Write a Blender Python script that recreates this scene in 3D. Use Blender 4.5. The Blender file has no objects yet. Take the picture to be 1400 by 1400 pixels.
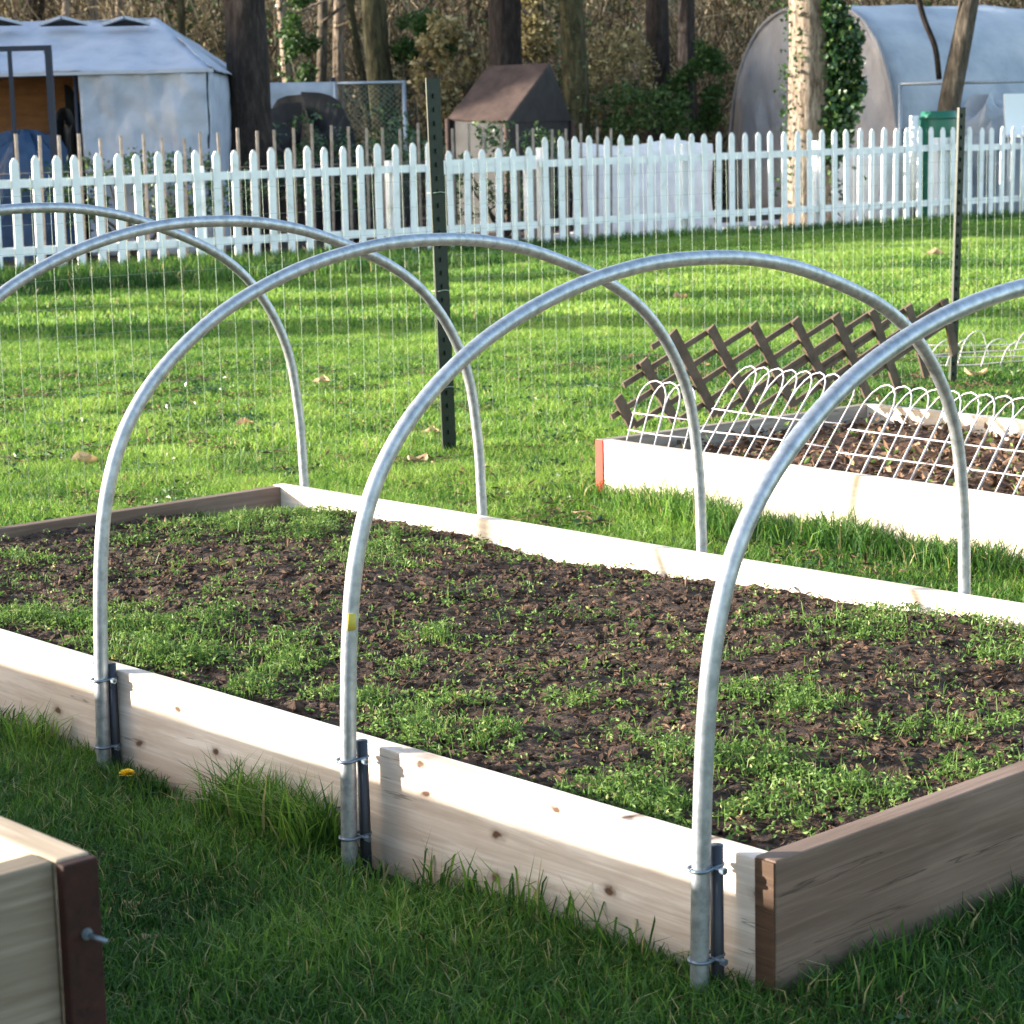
import bpy, bmesh, math, random
import numpy as np
from mathutils import Vector, Matrix, noise
random.seed(7); rng = np.random.default_rng(11)
D = bpy.data; S = bpy.context.scene; COL = S.collection
R = math.radians

# ------------------------------------------------------------------ camera
FPX, PITCH, ROLL, CAMH = 2959.1, .168185, .0236508, 1.2878
cp, sp, cr, sr = math.cos(PITCH), math.sin(PITCH), math.cos(ROLL), math.sin(ROLL)
cam = D.cameras.new('camera'); camo = D.objects.new('camera', cam); COL.objects.link(camo)
rt = Vector((cr, -sr*sp, -sr*cp)); up = Vector((sr, cr*sp, cr*cp)); bk = Vector((0, -cp, sp))
M = Matrix((rt, up, bk)).transposed().to_4x4(); M.translation = (0, 0, CAMH)
camo.matrix_world = M
cam.sensor_width = 36; cam.lens = 36*FPX/1400; cam.clip_end = 2000; cam.clip_start = .05
cam.dof.use_dof = True; cam.dof.focus_distance = 4.6; cam.dof.aperture_fstop = 14
S.camera = camo

# ------------------------------------------------------------------ light
ELEV = 14.0; SAZ = Vector((-.999, .03))
world = D.worlds.new("World"); S.world = world; world.use_nodes = True
wn = world.node_tree.nodes; wl = world.node_tree.links
sky = wn.new('ShaderNodeTexSky'); sky.sky_type = 'NISHITA'; sky.sun_disc = False
sky.sun_elevation = R(ELEV); sky.sun_rotation = math.atan2(SAZ.x, SAZ.y)
sky.air_density = 1.0; sky.dust_density = 1.3; sky.ozone_density = .25
wl.new(sky.outputs[0], wn['Background'].inputs[0]); wn['Background'].inputs[1].default_value = .15
sl = D.lights.new('sun', 'SUN'); sl.energy = 5; sl.angle = R(.7); sl.color = (1, .93, .80)
so = D.objects.new('sun', sl); COL.objects.link(so)
sd = Vector((SAZ.x*math.cos(R(ELEV)), SAZ.y*math.cos(R(ELEV)), math.sin(R(ELEV))))
so.rotation_euler = sd.to_track_quat('Z', 'Y').to_euler()
S.view_settings.view_transform = 'Standard'; S.view_settings.look = 'None'
S.view_settings.exposure = 1.95; S.view_settings.gamma = 1
S.render.engine = 'CYCLES'

def ray(px, py):
    x = (px-700)/FPX; y = (700-py)/FPX
    x, y = x*cr+y*sr, -x*sr+y*cr
    return Vector((x, cp+y*sp, -sp+y*cp))
def G(px, py, z=0.):      # the point of the plane at height z where a line of sight meets it
    d = ray(px, py); return Vector((0, 0, CAMH))+d*((z-CAMH)/d.z)
def AY(px, py, Y):        # the point of the vertical plane at distance Y
    d = ray(px, py); return Vector((0, 0, CAMH))+d*(Y/d.y)

# ------------------------------------------------------------------ materials
def mat(name, base, rough=.8, metal=0., spec=.3):
    m = D.materials.new(name); m.use_nodes = True
    b = m.node_tree.nodes['Principled BSDF']
    b.inputs['Base Color'].default_value = (*base, 1); b.inputs['Roughness'].default_value = rough
    b.inputs['Metallic'].default_value = metal; b.inputs['Specular IOR Level'].default_value = spec
    return m
def nodes(m): return m.node_tree.nodes, m.node_tree.links, m.node_tree.nodes['Principled BSDF']
def ramp(n, stops):
    r = n.new('ShaderNodeValToRGB'); e = r.color_ramp.elements
    while len(e) < len(stops): e.new(.5)
    for el, (p, c) in zip(e, stops): el.position = p; el.color = (*c, 1)
    return r
def coords(n, l, scale=(1, 1, 1), kind='Object'):
    t = n.new('ShaderNodeTexCoord'); mp = n.new('ShaderNodeMapping'); mp.inputs['Scale'].default_value = scale
    l.new(t.outputs[kind], mp.inputs[0]); return mp.outputs[0]
def noisy(name, stops, scale=8, detail=6, rough=.85, bump=.3, vscale=(1, 1, 1), metal=0, spec=.3, bdist=.01, nrough=.6):
    m = mat(name, stops[0][1], rough, metal, spec); n, l, b = nodes(m)
    c = coords(n, l, vscale)
    t = n.new('ShaderNodeTexNoise'); t.inputs['Scale'].default_value = scale; t.inputs['Detail'].default_value = detail
    t.inputs['Roughness'].default_value = nrough
    l.new(c, t.inputs[0]); r = ramp(n, stops); l.new(t.outputs[0], r.inputs[0]); l.new(r.outputs[0], b.inputs['Base Color'])
    if bump:
        bp = n.new('ShaderNodeBump'); bp.inputs['Strength'].default_value = bump; bp.inputs['Distance'].default_value = bdist
        l.new(t.outputs[0], bp.inputs['Height']); l.new(bp.outputs[0], b.inputs['Normal'])
    return m
def mix(n, l, a, b_, fac, mode='MIX'):
    x = n.new('ShaderNodeMix'); x.data_type = 'RGBA'; x.blend_type = mode
    for s, v in ((x.inputs[6], a), (x.inputs[7], b_)):
        if hasattr(v, 'is_linked'): l.new(v, s)
        else: s.default_value = (*v, 1)
    if hasattr(fac, 'is_linked'): l.new(fac, x.inputs[0])
    else: x.inputs[0].default_value = fac
    return x.outputs[2]
def wood(name, light, dark, knot=(.10, .05, .03), knots=True, stain=None, grain=1.0, off=0.):
    m = mat(name, light, .75, 0, .25); n, l, b = nodes(m)
    t = n.new('ShaderNodeTexCoord'); mp = n.new('ShaderNodeMapping'); l.new(t.outputs['Object'], mp.inputs[0])
    mp.inputs['Location'].default_value = (off, off*.7, off*.3); mp.inputs['Scale'].default_value = (1.3, 30, 30)
    g = n.new('ShaderNodeTexNoise'); g.inputs['Scale'].default_value = 2.2; g.inputs['Detail'].default_value = 9; g.inputs['Distortion'].default_value = .9
    g.inputs['Roughness'].default_value = .62
    l.new(mp.outputs[0], g.inputs[0])
    r = ramp(n, [(.36, dark), (.52, tuple((a+c)/2 for a, c in zip(light, dark))), (.60, light)]); l.new(g.outputs[0], r.inputs[0])
    col = mix(n, l, light, r.outputs[0], .75*grain)
    # broad weathering
    w = n.new('ShaderNodeTexNoise'); w.inputs['Scale'].default_value = 3.1; w.inputs['Detail'].default_value = 5
    mw = n.new('ShaderNodeMapping'); l.new(t.outputs['Object'], mw.inputs[0]); mw.inputs['Scale'].default_value = (1, 2, 2.4); mw.inputs['Location'].default_value = (off*2, 3, 1)
    l.new(mw.outputs[0], w.inputs[0])
    wr = ramp(n, [(.38, (.70, .66, .62)), (.6, (1, 1, 1))]); l.new(w.outputs[0], wr.inputs[0])
    col = mix(n, l, col, wr.outputs[0], .8, 'MULTIPLY')
    if knots:
        v = n.new('ShaderNodeTexVoronoi'); v.inputs['Scale'].default_value = 1; v.voronoi_dimensions = '2D'
        s2 = n.new('ShaderNodeSeparateXYZ'); c2 = n.new('ShaderNodeCombineXYZ'); l.new(t.outputs['Object'], s2.inputs[0]); l.new(s2.outputs[0], c2.inputs[0]); l.new(s2.outputs[2], c2.inputs[1])
        mk = n.new('ShaderNodeMapping'); l.new(c2.outputs[0], mk.inputs[0]); mk.inputs['Scale'].default_value = (6.5, 12, 1); mk.inputs['Location'].default_value = (off*5+.3, off, 0)
        kd = n.new('ShaderNodeTexNoise'); kd.inputs['Scale'].default_value = 38; l.new(t.outputs['Object'], kd.inputs[0])
        vm = n.new('ShaderNodeVectorMath'); vm.operation = 'MULTIPLY_ADD'; l.new(kd.outputs['Color'], vm.inputs[0]); vm.inputs[1].default_value = (.16, .22, 0); l.new(mk.outputs[0], vm.inputs[2])
        l.new(vm.outputs[0], v.inputs[0])
        kr = ramp(n, [(.05, (1, 1, 1)), (.10, (.3, .3, .3)), (.20, (0, 0, 0))]); l.new(v.outputs['Distance'], kr.inputs[0])
        sep = n.new('ShaderNodeSeparateColor'); l.new(v.outputs['Color'], sep.inputs[0])
        th = n.new('ShaderNodeMath'); th.operation = 'GREATER_THAN'; th.inputs[1].default_value = .58; l.new(sep.outputs[0], th.inputs[0])
        mu = n.new('ShaderNodeMath'); mu.operation = 'MULTIPLY'; l.new(th.outputs[0], mu.inputs[0]); l.new(kr.outputs[0], mu.inputs[1])
        col = mix(n, l, col, knot, mu.outputs[0])
    # drying checks: thin dark lines that follow the grain
    ck = n.new('ShaderNodeTexNoise'); ck.inputs['Scale'].default_value = 1.7; ck.inputs['Detail'].default_value = 4; ck.inputs['Distortion'].default_value = .3
    mc = n.new('ShaderNodeMapping'); l.new(t.outputs['Object'], mc.inputs[0]); mc.inputs['Scale'].default_value = (1.4, 26, 26); mc.inputs['Location'].default_value = (off*3, 2, off)
    l.new(mc.outputs[0], ck.inputs[0]); cr_ = ramp(n, [(.655, (0, 0, 0)), (.675, (.75, .75, .75)), (.69, (0, 0, 0))]); l.new(ck.outputs[0], cr_.inputs[0])
    col = mix(n, l, col, tuple(c*.25 for c in dark), cr_.outputs[0])
    if stain:   # damp soil-stained foot of the board
        sx = n.new('ShaderNodeSeparateXYZ'); l.new(t.outputs['Object'], sx.inputs[0])
        ad = n.new('ShaderNodeMath'); ad.operation = 'MULTIPLY_ADD'; l.new(w.outputs[0], ad.inputs[0]); ad.inputs[1].default_value = -.16; l.new(sx.outputs[2], ad.inputs[2])
        sr_ = ramp(n, [(0, (1, 1, 1)), (1, (0, 0, 0))])
        mr = n.new('ShaderNodeMapRange'); mr.inputs[1].default_value = -.085; mr.inputs[2].default_value = .025; l.new(ad.outputs[0], mr.inputs[0])
        l.new(mr.outputs[0], sr_.inputs[0]); col = mix(n, l, col, stain, mix(n, l, (0, 0, 0), sr_.outputs[0], .75))
    l.new(col, b.inputs['Base Color'])
    bp = n.new('ShaderNodeBump'); bp.inputs['Strength'].default_value = .35; bp.inputs['Distance'].default_value = .002
    l.new(g.outputs[0], bp.inputs['Height']); l.new(bp.outputs[0], b.inputs['Normal'])
    return m
def leafmat(name, stops, trans=.35, rough=.5, spec=.25):
    """foliage: colour from a per-leaf random attribute, half translucent"""
    m = mat(name, stops[0][1], rough, 0, spec); n, l, b = nodes(m)
    a = n.new('ShaderNodeAttribute'); a.attribute_name = 'tint'
    r = ramp(n, stops); l.new(a.outputs['Fac'], r.inputs[0]); l.new(r.outputs[0], b.inputs['Base Color'])
    tr = n.new('ShaderNodeBsdfTranslucent'); l.new(mix(n, l, r.outputs[0], (1.0, 1.0, .35), .25, 'MULTIPLY'), tr.inputs[0])
    ms = n.new('ShaderNodeMixShader'); ms.inputs[0].default_value = trans
    l.new(b.outputs[0], ms.inputs[1]); l.new(tr.outputs[0], ms.inputs[2]); l.new(ms.outputs[0], n['Material Output'].inputs[0])
    return m

m_board = wood('pale_pine', (.80, .70, .62), (.55, .43, .35), stain=(.30, .20, .13), off=1.3)
m_board2 = wood('bleached_pine', (.80, .72, .63), (.60, .50, .41), knots=False, stain=(.45, .34, .18), off=4.3)
m_brown = wood('brown_cedar', (.215, .150, .118), (.125, .082, .062), knots=False, stain=(.10, .07, .05), off=2.2)
m_grain = wood('cut_end_grain', (.10, .058, .036), (.05, .028, .018), knots=False)
m_box = wood('grey_beige_pine', (.24, .20, .155), (.13, .10, .07), knots=False, off=7.1)
m_dark = wood('dark_stained_wood', (.040, .013, .009), (.016, .006, .005), knots=False)
m_red = mat('faded_red_paint', (.42, .045, .03), .7)
m_soil = noisy('garden_soil', [(.32, (.014, .009, .006)), (.5, (.046, .027, .018)), (.68, (.11, .064, .042))], 38, 10, .95, .9, bdist=.02)
m_soil2 = noisy('reddish_mulch', [(.3, (.03, .018, .012)), (.5, (.10, .05, .03)), (.7, (.22, .12, .07))], 40, 8, .95, .9, bdist=.02)
m_galv = noisy('galvanised_steel', [(.35, (.27, .30, .33)), (.5, (.36, .39, .43)), (.68, (.46, .49, .53))], 55, 10, .46, .0, metal=.85, spec=.5, bdist=.002)
m_wirew = mat('white_coated_wire', (.50, .47, .50), .45)
m_wire = mat('galvanised_wire', (.24, .30, .24), .6, .0)
m_stake = mat('dark_iron', (.045, .05, .062), .5, .5)
m_clamp = mat('zinc_clamp', (.17, .21, .25), .5, .7)
m_yel = mat('yellow_sticker', (.45, .38, .06), .6)
m_post = noisy('green_post_paint', [(.35, (.002, .010, .007)), (.7, (.005, .020, .014))], 20, 4, .45, .1)
m_white = noisy('white_fence_paint', [(.30, (.58, .60, .56)), (.42, (.80, .80, .80)), (.6, (.88, .88, .89))], 5, 8, .6, .05)
m_lath = noisy('weathered_lath', [(.3, (.20, .16, .13)), (.7, (.36, .30, .26))], 12, 4)
m_trel = noisy('brown_trellis_wood', [(.3, (.07, .05, .036)), (.7, (.15, .11, .08))], 14, 5)
m_tarp = noisy('grey_tarp', [(.3, (.25, .29, .37)), (.5, (.32, .36, .45)), (.7, (.38, .42, .50))], 2.2, 6, .6, .35, bdist=.05)
m_tarp2 = noisy('lavender_plastic_sheet', [(.3, (.24, .23, .245)), (.55, (.34, .325, .34)), (.7, (.43, .41, .42))], 1.6, 8, .7, .9, vscale=(1, 1, .5), bdist=.15)
m_tarp3 = noisy('blue_white_plastic_sheet', [(.3, (.22, .26, .32)), (.5, (.32, .36, .42)), (.7, (.42, .45, .50))], 1.2, 6, .5, .6, bdist=.10)
m_btarp = noisy('brown_canvas', [(.3, (.04, .024, .020)), (.7, (.085, .054, .044))], 5, 5)
m_black = noisy('black_plastic_and_shade', [(.3, (.008, .008, .010)), (.7, (.02, .02, .022))], 5, 4, .6)  # bags and brush heap; also paints the dark openings of carport and shelter
m_ply = noisy('plywood', [(.3, (.13, .06, .025)), (.7, (.26, .13, .06))], 3, 6, vscale=(1, 1, 3))
m_blue = noisy('blue_sheet', [(.3, (.012, .035, .09)), (.7, (.03, .07, .15))], 4, 5, .5)
m_frame = mat('dark_blue_metal', (.018, .026, .045), .5, .3)
m_gbin = mat('green_barrel_plastic', (.02, .13, .085), .3)
m_wplas = mat('white_plastic_and_highlight', (.75, .77, .78), .4)
def bark(name, a, b_, c, s=7): return noisy(name, [(.36, a), (.5, b_), (.62, c)], s, 10, .9, 1.0, vscale=(2.2, 2.2, .5), bdist=.09, nrough=.72)
m_bdark = bark('dark_bark', (.012, .009, .008), (.03, .022, .02), (.06, .045, .04))
m_bmoss = bark('mossy_bark', (.022, .02, .010), (.055, .05, .024), (.11, .10, .05))
m_bpale = bark('pale_bark', (.09, .065, .045), (.26, .20, .15), (.42, .35, .28))
m_bmid = bark('grey_brown_bark', (.04, .03, .022), (.10, .08, .06), (.18, .145, .11))
m_twig = leafmat('dry_twigs', [(0, (.02, .014, .009)), (.5, (.14, .10, .058)), (1, (.56, .46, .30))], .12, .8)
m_grass = leafmat('grass_blades', [(0, (.018, .055, .014)), (.38, (.055, .145, .026)), (.72, (.175, .315, .05)), (.93, (.28, .40, .08)), (1, (.36, .32, .15))], .45)
m_weed = leafmat('seedling_leaves', [(0, (.05, .11, .022)), (.5, (.11, .20, .04)), (.9, (.24, .33, .09)), (1, (.40, .34, .16))], .38)
m_ivy = leafmat('ivy_leaves', [(0, (.012, .04, .012)), (.6, (.03, .08, .02)), (1, (.16, .22, .05))], .2, .35, .5)
m_green = leafmat('shrub_leaves', [(0, (.015, .045, .012)), (.6, (.04, .09, .02)), (1, (.12, .17, .05))], .3)
m_ochre = leafmat('dry_ochre_leaves', [(0, (.05, .035, .015)), (.5, (.25, .20, .09)), (1, (.62, .54, .32))], .3)
m_chip = leafmat('bark_chips', [(0, (.04, .022, .014)), (.6, (.14, .08, .05)), (1, (.36, .23, .15))], .0, .9)
m_dead = leafmat('fallen_leaf_brown', [(0, (.30, .17, .09)), (1, (.55, .38, .24))], .15, .8)
m_petal = mat('dandelion_yellow', (.80, .55, .02), .6)
m_litter = noisy('leaf_litter', [(.3, (.02, .015, .012)), (.5, (.05, .036, .028)), (.72, (.11, .08, .06))], 3, 10, .95, .8, bdist=.1)
m_gravel = noisy('pale_gravel', [(.3, (.55, .50, .49)), (.6, (.72, .67, .66))], 12, 10, .9, .5, bdist=.03)

# ------------------------------------------------------------------ object helpers
def tag(o, label=None, cat=None, group=None, kind=None):
    if label: o['label'] = label
    if cat: o['category'] = cat
    if group: o['group'] = group
    if kind: o['kind'] = kind
    return o
def empty(name, loc=(0, 0, 0), rz=0., **k):
    o = D.objects.new(name, None); o.empty_display_size = .1; COL.objects.link(o)
    o.location = loc; o.rotation_euler = (0, 0, rz); tag(o, **k); return o
class MB:
    def __init__(s): s.v = []; s.f = []; s.sm = []
    def add(s, vs, fs, smooth=False):
        b = len(s.v); s.v += [tuple(v) for v in vs]; s.f += [tuple(b+i for i in f) for f in fs]; s.sm += [smooth]*len(fs); return s
    def box(s, x0, x1, y0, y1, z0, z1):
        s.add([(x0, y0, z0), (x1, y0, z0), (x1, y1, z0), (x0, y1, z0), (x0, y0, z1), (x1, y0, z1), (x1, y1, z1), (x0, y1, z1)],
              [(3, 2, 1, 0), (4, 5, 6, 7), (0, 1, 5, 4), (1, 2, 6, 5), (2, 3, 7, 6), (3, 0, 4, 7)]); return s
    def bar(s, a, b, w, t, upv=(0, 0, 1)):
        a = Vector(a); b = Vector(b); d = (b-a).normalized(); n = Vector(upv); n = (n-d*n.dot(d))
        n = n.normalized() if n.length > 1e-4 else Vector((1, 0, 0)); q = d.cross(n)
        vs = [p+q*(i*w/2)+n*(j*t/2) for p in (a, b) for i, j in ((-1, -1), (1, -1), (1, 1), (-1, 1))]
        s.add(vs, [(3, 2, 1, 0), (4, 5, 6, 7), (0, 1, 5, 4), (1, 2, 6, 5), (2, 3, 7, 6), (3, 0, 4, 7)]); return s
    def tube(s, pts, r, n=8, smooth=True):
        pts = [Vector(p) for p in pts]; N = len(pts); rr = r if hasattr(r, '__len__') else [r]*N
        vs = []; pn = None
        for i, p in enumerate(pts):
            d = (pts[min(i+1, N-1)]-pts[max(i-1, 0)]).normalized()
            if pn is None:
                a = Vector((0, 0, 1)) if abs(d.z) < .9 else Vector((1, 0, 0)); pn = (a-d*a.dot(d)).normalized()
            else: pn = (pn-d*pn.dot(d)).normalized()
            q = d.cross(pn)
            vs += [p+(pn*math.cos(k*2*math.pi/n)+q*math.sin(k*2*math.pi/n))*rr[i] for k in range(n)]
        fs = [(i*n+k, i*n+(k+1) % n, (i+1)*n+(k+1) % n, (i+1)*n+k) for i in range(N-1) for k in range(n)]
        fs += [tuple(range(n-1, -1, -1)), tuple((N-1)*n+k for k in range(n))]
        s.add(vs, fs, smooth); return s
    def build(s, name, m, parent=None, bevel=0., loc=None, **k):
        me = D.meshes.new(name); me.from_pydata(s.v, [], s.f); me.materials.append(m)
        me.polygons.foreach_set('use_smooth', s.sm)
        if bevel:
            bm = bmesh.new(); bm.from_mesh(me)
            bmesh.ops.bevel(bm, geom=[e for e in bm.edges if e.is_manifold and e.calc_face_angle(0) > .6], offset=bevel, segments=2, affect='EDGES', profile=.6)
            bm.to_mesh(me); bm.free()
        me.update(); o = D.objects.new(name, me); COL.objects.link(o)
        if parent: o.parent = parent
        if loc is not None: o.location = loc
        tag(o, **k); return o
def npmesh(name, V, F, m, tint=None, parent=None, smooth=False, **k):
    """V (n,3); F list of (array (k,3 or 4)) ; tint per vertex"""
    me = D.meshes.new(name); me.vertices.add(len(V)); me.vertices.foreach_set('co', V.astype(np.float32).ravel())
    loops = np.concatenate([f.ravel() for f in F]); sizes = np.concatenate([np.full(len(f), f.shape[1]) for f in F])
    me.loops.add(len(loops)); me.loops.foreach_set('vertex_index', loops.astype(np.int32))
    me.polygons.add(len(sizes)); st = np.concatenate([[0], np.cumsum(sizes)[:-1]])
    me.polygons.foreach_set('loop_start', st.astype(np.int32)); me.polygons.foreach_set('loop_total', sizes.astype(np.int32))
    me.polygons.foreach_set('use_smooth', np.full(len(sizes), smooth))
    if tint is not None:
        a = me.attributes.new('tint', 'FLOAT', 'POINT'); a.data.foreach_set('value', tint.astype(np.float32))
    me.materials.append(m); me.update(calc_edges=True)
    o = D.objects.new(name, me); COL.objects.link(o)
    if parent: o.parent = parent
    tag(o, **k); return o
def blades(P, h, w, lean, tint):
    """grass blades: P (n,3) base; arrays h,w,lean"""
    n = len(P); a = rng.uniform(0, 2*np.pi, n); b = rng.uniform(0, 2*np.pi, n)
    sx = np.stack([np.cos(a), np.sin(a), np.zeros(n)], 1)*(w/2)[:, None]
    ld = np.stack([np.cos(b), np.sin(b), np.zeros(n)], 1)
    mid = P+np.stack([np.zeros(n), np.zeros(n), h*.6], 1)+ld*(lean*.3*h)[:, None]
    tip = P+np.stack([np.zeros(n), np.zeros(n), h*(1-.25*lean)], 1)+ld*(lean*h)[:, None]
    V = np.stack([P-sx, P+sx, mid+sx*.8, mid-sx*.8, tip], 1).reshape(-1, 3)
    i = np.arange(n)[:, None]*5
    return V, [np.concatenate([i, i+1, i+2, i+3], 1), np.concatenate([i+3, i+2, i+4], 1)], np.repeat(tint, 5)
def leaves(P, size, tint, flat=.0, aspect=.55):
    n = len(P); d = rng.normal(size=(n, 3)); d[:, 2] *= (1-flat); d /= np.linalg.norm(d, axis=1)[:, None]
    e = rng.normal(size=(n, 3)); e[:, 2] *= (1-flat); e -= d*(e*d).sum(1)[:, None]; e /= np.linalg.norm(e, axis=1)[:, None]
    nn = np.cross(d, e); s = size[:, None]
    V = np.stack([P, P+d*s*.5+e*s*aspect*.5+nn*s*.08, P+d*s, P+d*s*.5-e*s*aspect*.5+nn*s*.08], 1).reshape(-1, 3)
    i = np.arange(n)[:, None]*4
    return V, [np.concatenate([i, i+1, i+2], 1), np.concatenate([i, i+2, i+3], 1)], np.repeat(tint, 4)
def fnoise(x, y, s, seed=0.):
    return np.array([noise.noise(Vector((a*s+seed, b*s-seed, seed*.37))) for a, b in zip(x, y)])
def smooth_pts(P, k=6):
    P = [Vector(p) for p in P]; Q = [P[0]*2-P[1]]+P+[P[-1]*2-P[-2]]; out = []
    for i in range(1, len(Q)-2):
        for j in range(k):
            t = j/k; a, b, c, d = Q[i-1:i+3]
            out.append(.5*((2*b)+(c-a)*t+(2*a-5*b+4*c-d)*t*t+(3*b-a-3*c+d)*t**3))
    out.append(P[-1]); return out
def board(name, L, T, Hh, o, rz, m, parent, bevel=.003, z0=0., **k):
    """plank with its length on local X; o = corner in the parent's space"""
    b = MB(); n = 24
    vs = []; 
    for i in range(n+1):
        x = L*i/n; wz = noise.noise(Vector((x*1.3+o[0]*3, o[1]*5, 1)))*.0035; wy = noise.noise(Vector((x*.9, o[1]*5+4, 2)))*.003
        vs += [(x, wy, 0), (x, T+wy, 0), (x, T+wy, Hh+wz), (x, wy, Hh+wz)]
    fs = [(4*i+j, 4*i+(j+1) % 4, 4*i+4+(j+1) % 4, 4*i+4+j) for i in range(n) for j in range(4)]
    fs = [tuple(reversed(f)) for f in fs]+[(0, 1, 2, 3), (4*n+3, 4*n+2, 4*n+1, 4*n)]
    b.add(vs, fs); ob = b.build(name, m, parent, bevel, **k); ob.location = (o[0], o[1], z0); ob.rotation_euler = (0, 0, rz); return ob

# ================================================================== setting: ground
g = MB(); g.add([(-400, -100, 0), (400, -100, 0), (400, 700, 0), (-400, 700, 0)], [(0, 1, 2, 3)])
m_lawn = noisy('lawn_ground', [(.3, (.016, .028, .010)), (.55, (.032, .058, .014)), (.75, (.06, .085, .022))], 6, 8, .95, .5, bdist=.03)
g.build('ground', m_lawn, kind='structure')
FA = Vector((-5.45, 23.1, 0)); FB = Vector((7.9, 33.2, 0)); fd = (FB-FA).normalized(); fn = Vector((-fd.y, fd.x, 0)) # fn points away from camera
def fpt(s, off=0, z=0): p = FA+fd*s+fn*off; return Vector((p.x, p.y, z))
wg = MB(); a, b = fpt(-14, .25, .004), fpt(34, .25, .004); wg.add([a, b, b+fn*60, a+fn*60], [(0, 1, 2, 3)])
wg.build('woodland_floor', m_litter, kind='structure')
gv = MB(); a, b = fpt(8.2, .45, .008), fpt(30, .45, .008)
gv.add([a, a+fd*8, a+fd*16, b, b+fn*3.2, a+fd*15+fn*3.4, a+fd*7+fn*3.0, a+fd*2+fn*2.6, a+fd*.4+fn*1.6], [tuple(range(9))]); gv.build('gravel_path', m_gravel, kind='structure')
# hillside behind the wood
nx, ny = 80, 24; xs = np.linspace(-60, 70, nx); ys = np.linspace(47, 110, ny); X, Y = np.meshgrid(xs, ys)
Z = (1-np.exp(-(Y-47)/14))*11+fnoise(X.ravel(), Y.ravel(), .15).reshape(X.shape)*1.2*np.clip((Y-47)/5, 0, 1)-.05
V = np.stack([X, Y, Z], -1).reshape(-1, 3); i = (np.arange(ny-1)[:, None]*nx+np.arange(nx-1)).ravel()[:, None]
m_hill = noisy('woodland_slope', [(.32, (.010, .009, .007)), (.5, (.03, .025, .017)), (.62, (.018, .024, .010)), (.75, (.07, .055, .035))], 1.2, 12, .95, .8, bdist=.3)
npmesh('hillside', V, [np.concatenate([i, i+1, i+nx+1, i+nx], 1)], m_hill, smooth=True, kind='structure')

# ================================================================== main raised bed
ANG = .829518; U = Vector((-math.cos(ANG), math.sin(ANG), 0)); W_ = Vector((math.sin(ANG), math.cos(ANG), 0))
N0 = Vector((.37662, 3.05267, 0)); BL, BW, HB, TB = 3.558, 1.754, .235, .04
RZ = math.atan2(U.y, U.x)       # local +X runs along U; local -Y runs along W_
def BP(s, w, z=0): return N0+U*s+W_*w+Vector((0, 0, z))
bed = empty('raised_bed', N0, RZ, label='large pale plank raised garden bed full of soil and seedlings under the metal hoops', cat='raised bed')
board('side_board', BL-.04, TB, HB, (.04, -TB), 0, m_board, bed, label='near long board, sunlit on top, knotty and stained at its foot')
board('side_board', BL-.04, TB, HB, (.04, -BW), 0, m_board2, bed)
eb = board('end_board', BW, TB, HB+.004, (0, 0), -math.pi/2, m_brown, bed, label='brown weathered near end board'); eb.location = (0, 0.001, 0)
# end board: local X of board runs along -Y of bed; its thickness runs along +X of bed
eb2 = board('end_board', BW-.08, TB, HB-.004, (BL-TB-.001, -TB), -math.pi/2, m_brown, bed)
# grain on the end of the near board
eg = MB(); eg.box(.002, .038, 0.0015, .004, .002, HB+.001); eg.build('end_grain', m_grain, eb).rotation_euler = (0, 0, 0)
eg = D.objects['end_grain']; eg.parent = bed
# soil surface
nx, ny = 260, 130; s_ = np.linspace(TB, BL-TB, nx); w_ = np.linspace(TB, BW-TB, ny); SS, WW = np.meshgrid(s_, w_)
def soilh(s, w):
    s = np.atleast_1d(s); w = np.atleast_1d(w)
    z = .196+fnoise(s, w, 1.6, 3)*.022+fnoise(s, w, 7, 5)*.012
    z -= .035*np.exp(-((s-2.1)**2/.5+(w-1.65)**2/.02)); z -= .05*np.exp(-((s-3.45)**2/.02+(w-1.6)**2/.06))
    z -= .012*np.exp(-(np.minimum(w-TB, BW-TB-w)/.05)**2)
    return z
zz = soilh(SS.ravel(), WW.ravel())+fnoise(SS.ravel(), WW.ravel(), 28, 9)*.010+fnoise(SS.ravel(), WW.ravel(), 70, 2)*.005
V = np.stack([SS.ravel(), -WW.ravel(), zz], 1); i = (np.arange(ny-1)[:, None]*nx+np.arange(nx-1)).ravel()[:, None]
soil = npmesh('soil', V, [np.concatenate([i, i+nx, i+nx+1, i+1], 1)], m_soil, parent=bed, smooth=True)
# seedlings: dense where the photo is green
def toSW(px, py):
    p = G(px, py, .2)-N0; return p.dot(U), p.dot(W_)
blob = [((60, 850), .25, .95), ((200, 880), .28, 1.), ((330, 910), .26, .9), ((420, 935), .2, .7), ((500, 900), .2, .6), ((560, 960), .2, .75), ((620, 1000), .2, .6),
        ((330, 715), .35, .8), ((200, 730), .3, .6), ((80, 760), .25, .4), ((560, 740), .25, .45), ((480, 780), .2, .35), ((880, 1080), .22, 1.1), ((940, 1040), .2, 1.1),
        ((1080, 970), .18, .8), ((860, 960), .15, .8), ((760, 940), .15, .5), ((1150, 880), .3, .45), ((1300, 860), .3, .6), ((1380, 870), .3, .7), ((1250, 1000), .25, .5),
        ((1150, 1080), .2, .5), ((1000, 1100), .2, .5), ((700, 830), .2, .35), ((600, 880), .2, .55), ((1320, 1060), .2, .5), ((830, 1110), .15, .9), ((1040, 1000), .2, .7)]
BB = [(*toSW(*c), r, a) for c, r, a in blob]
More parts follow.
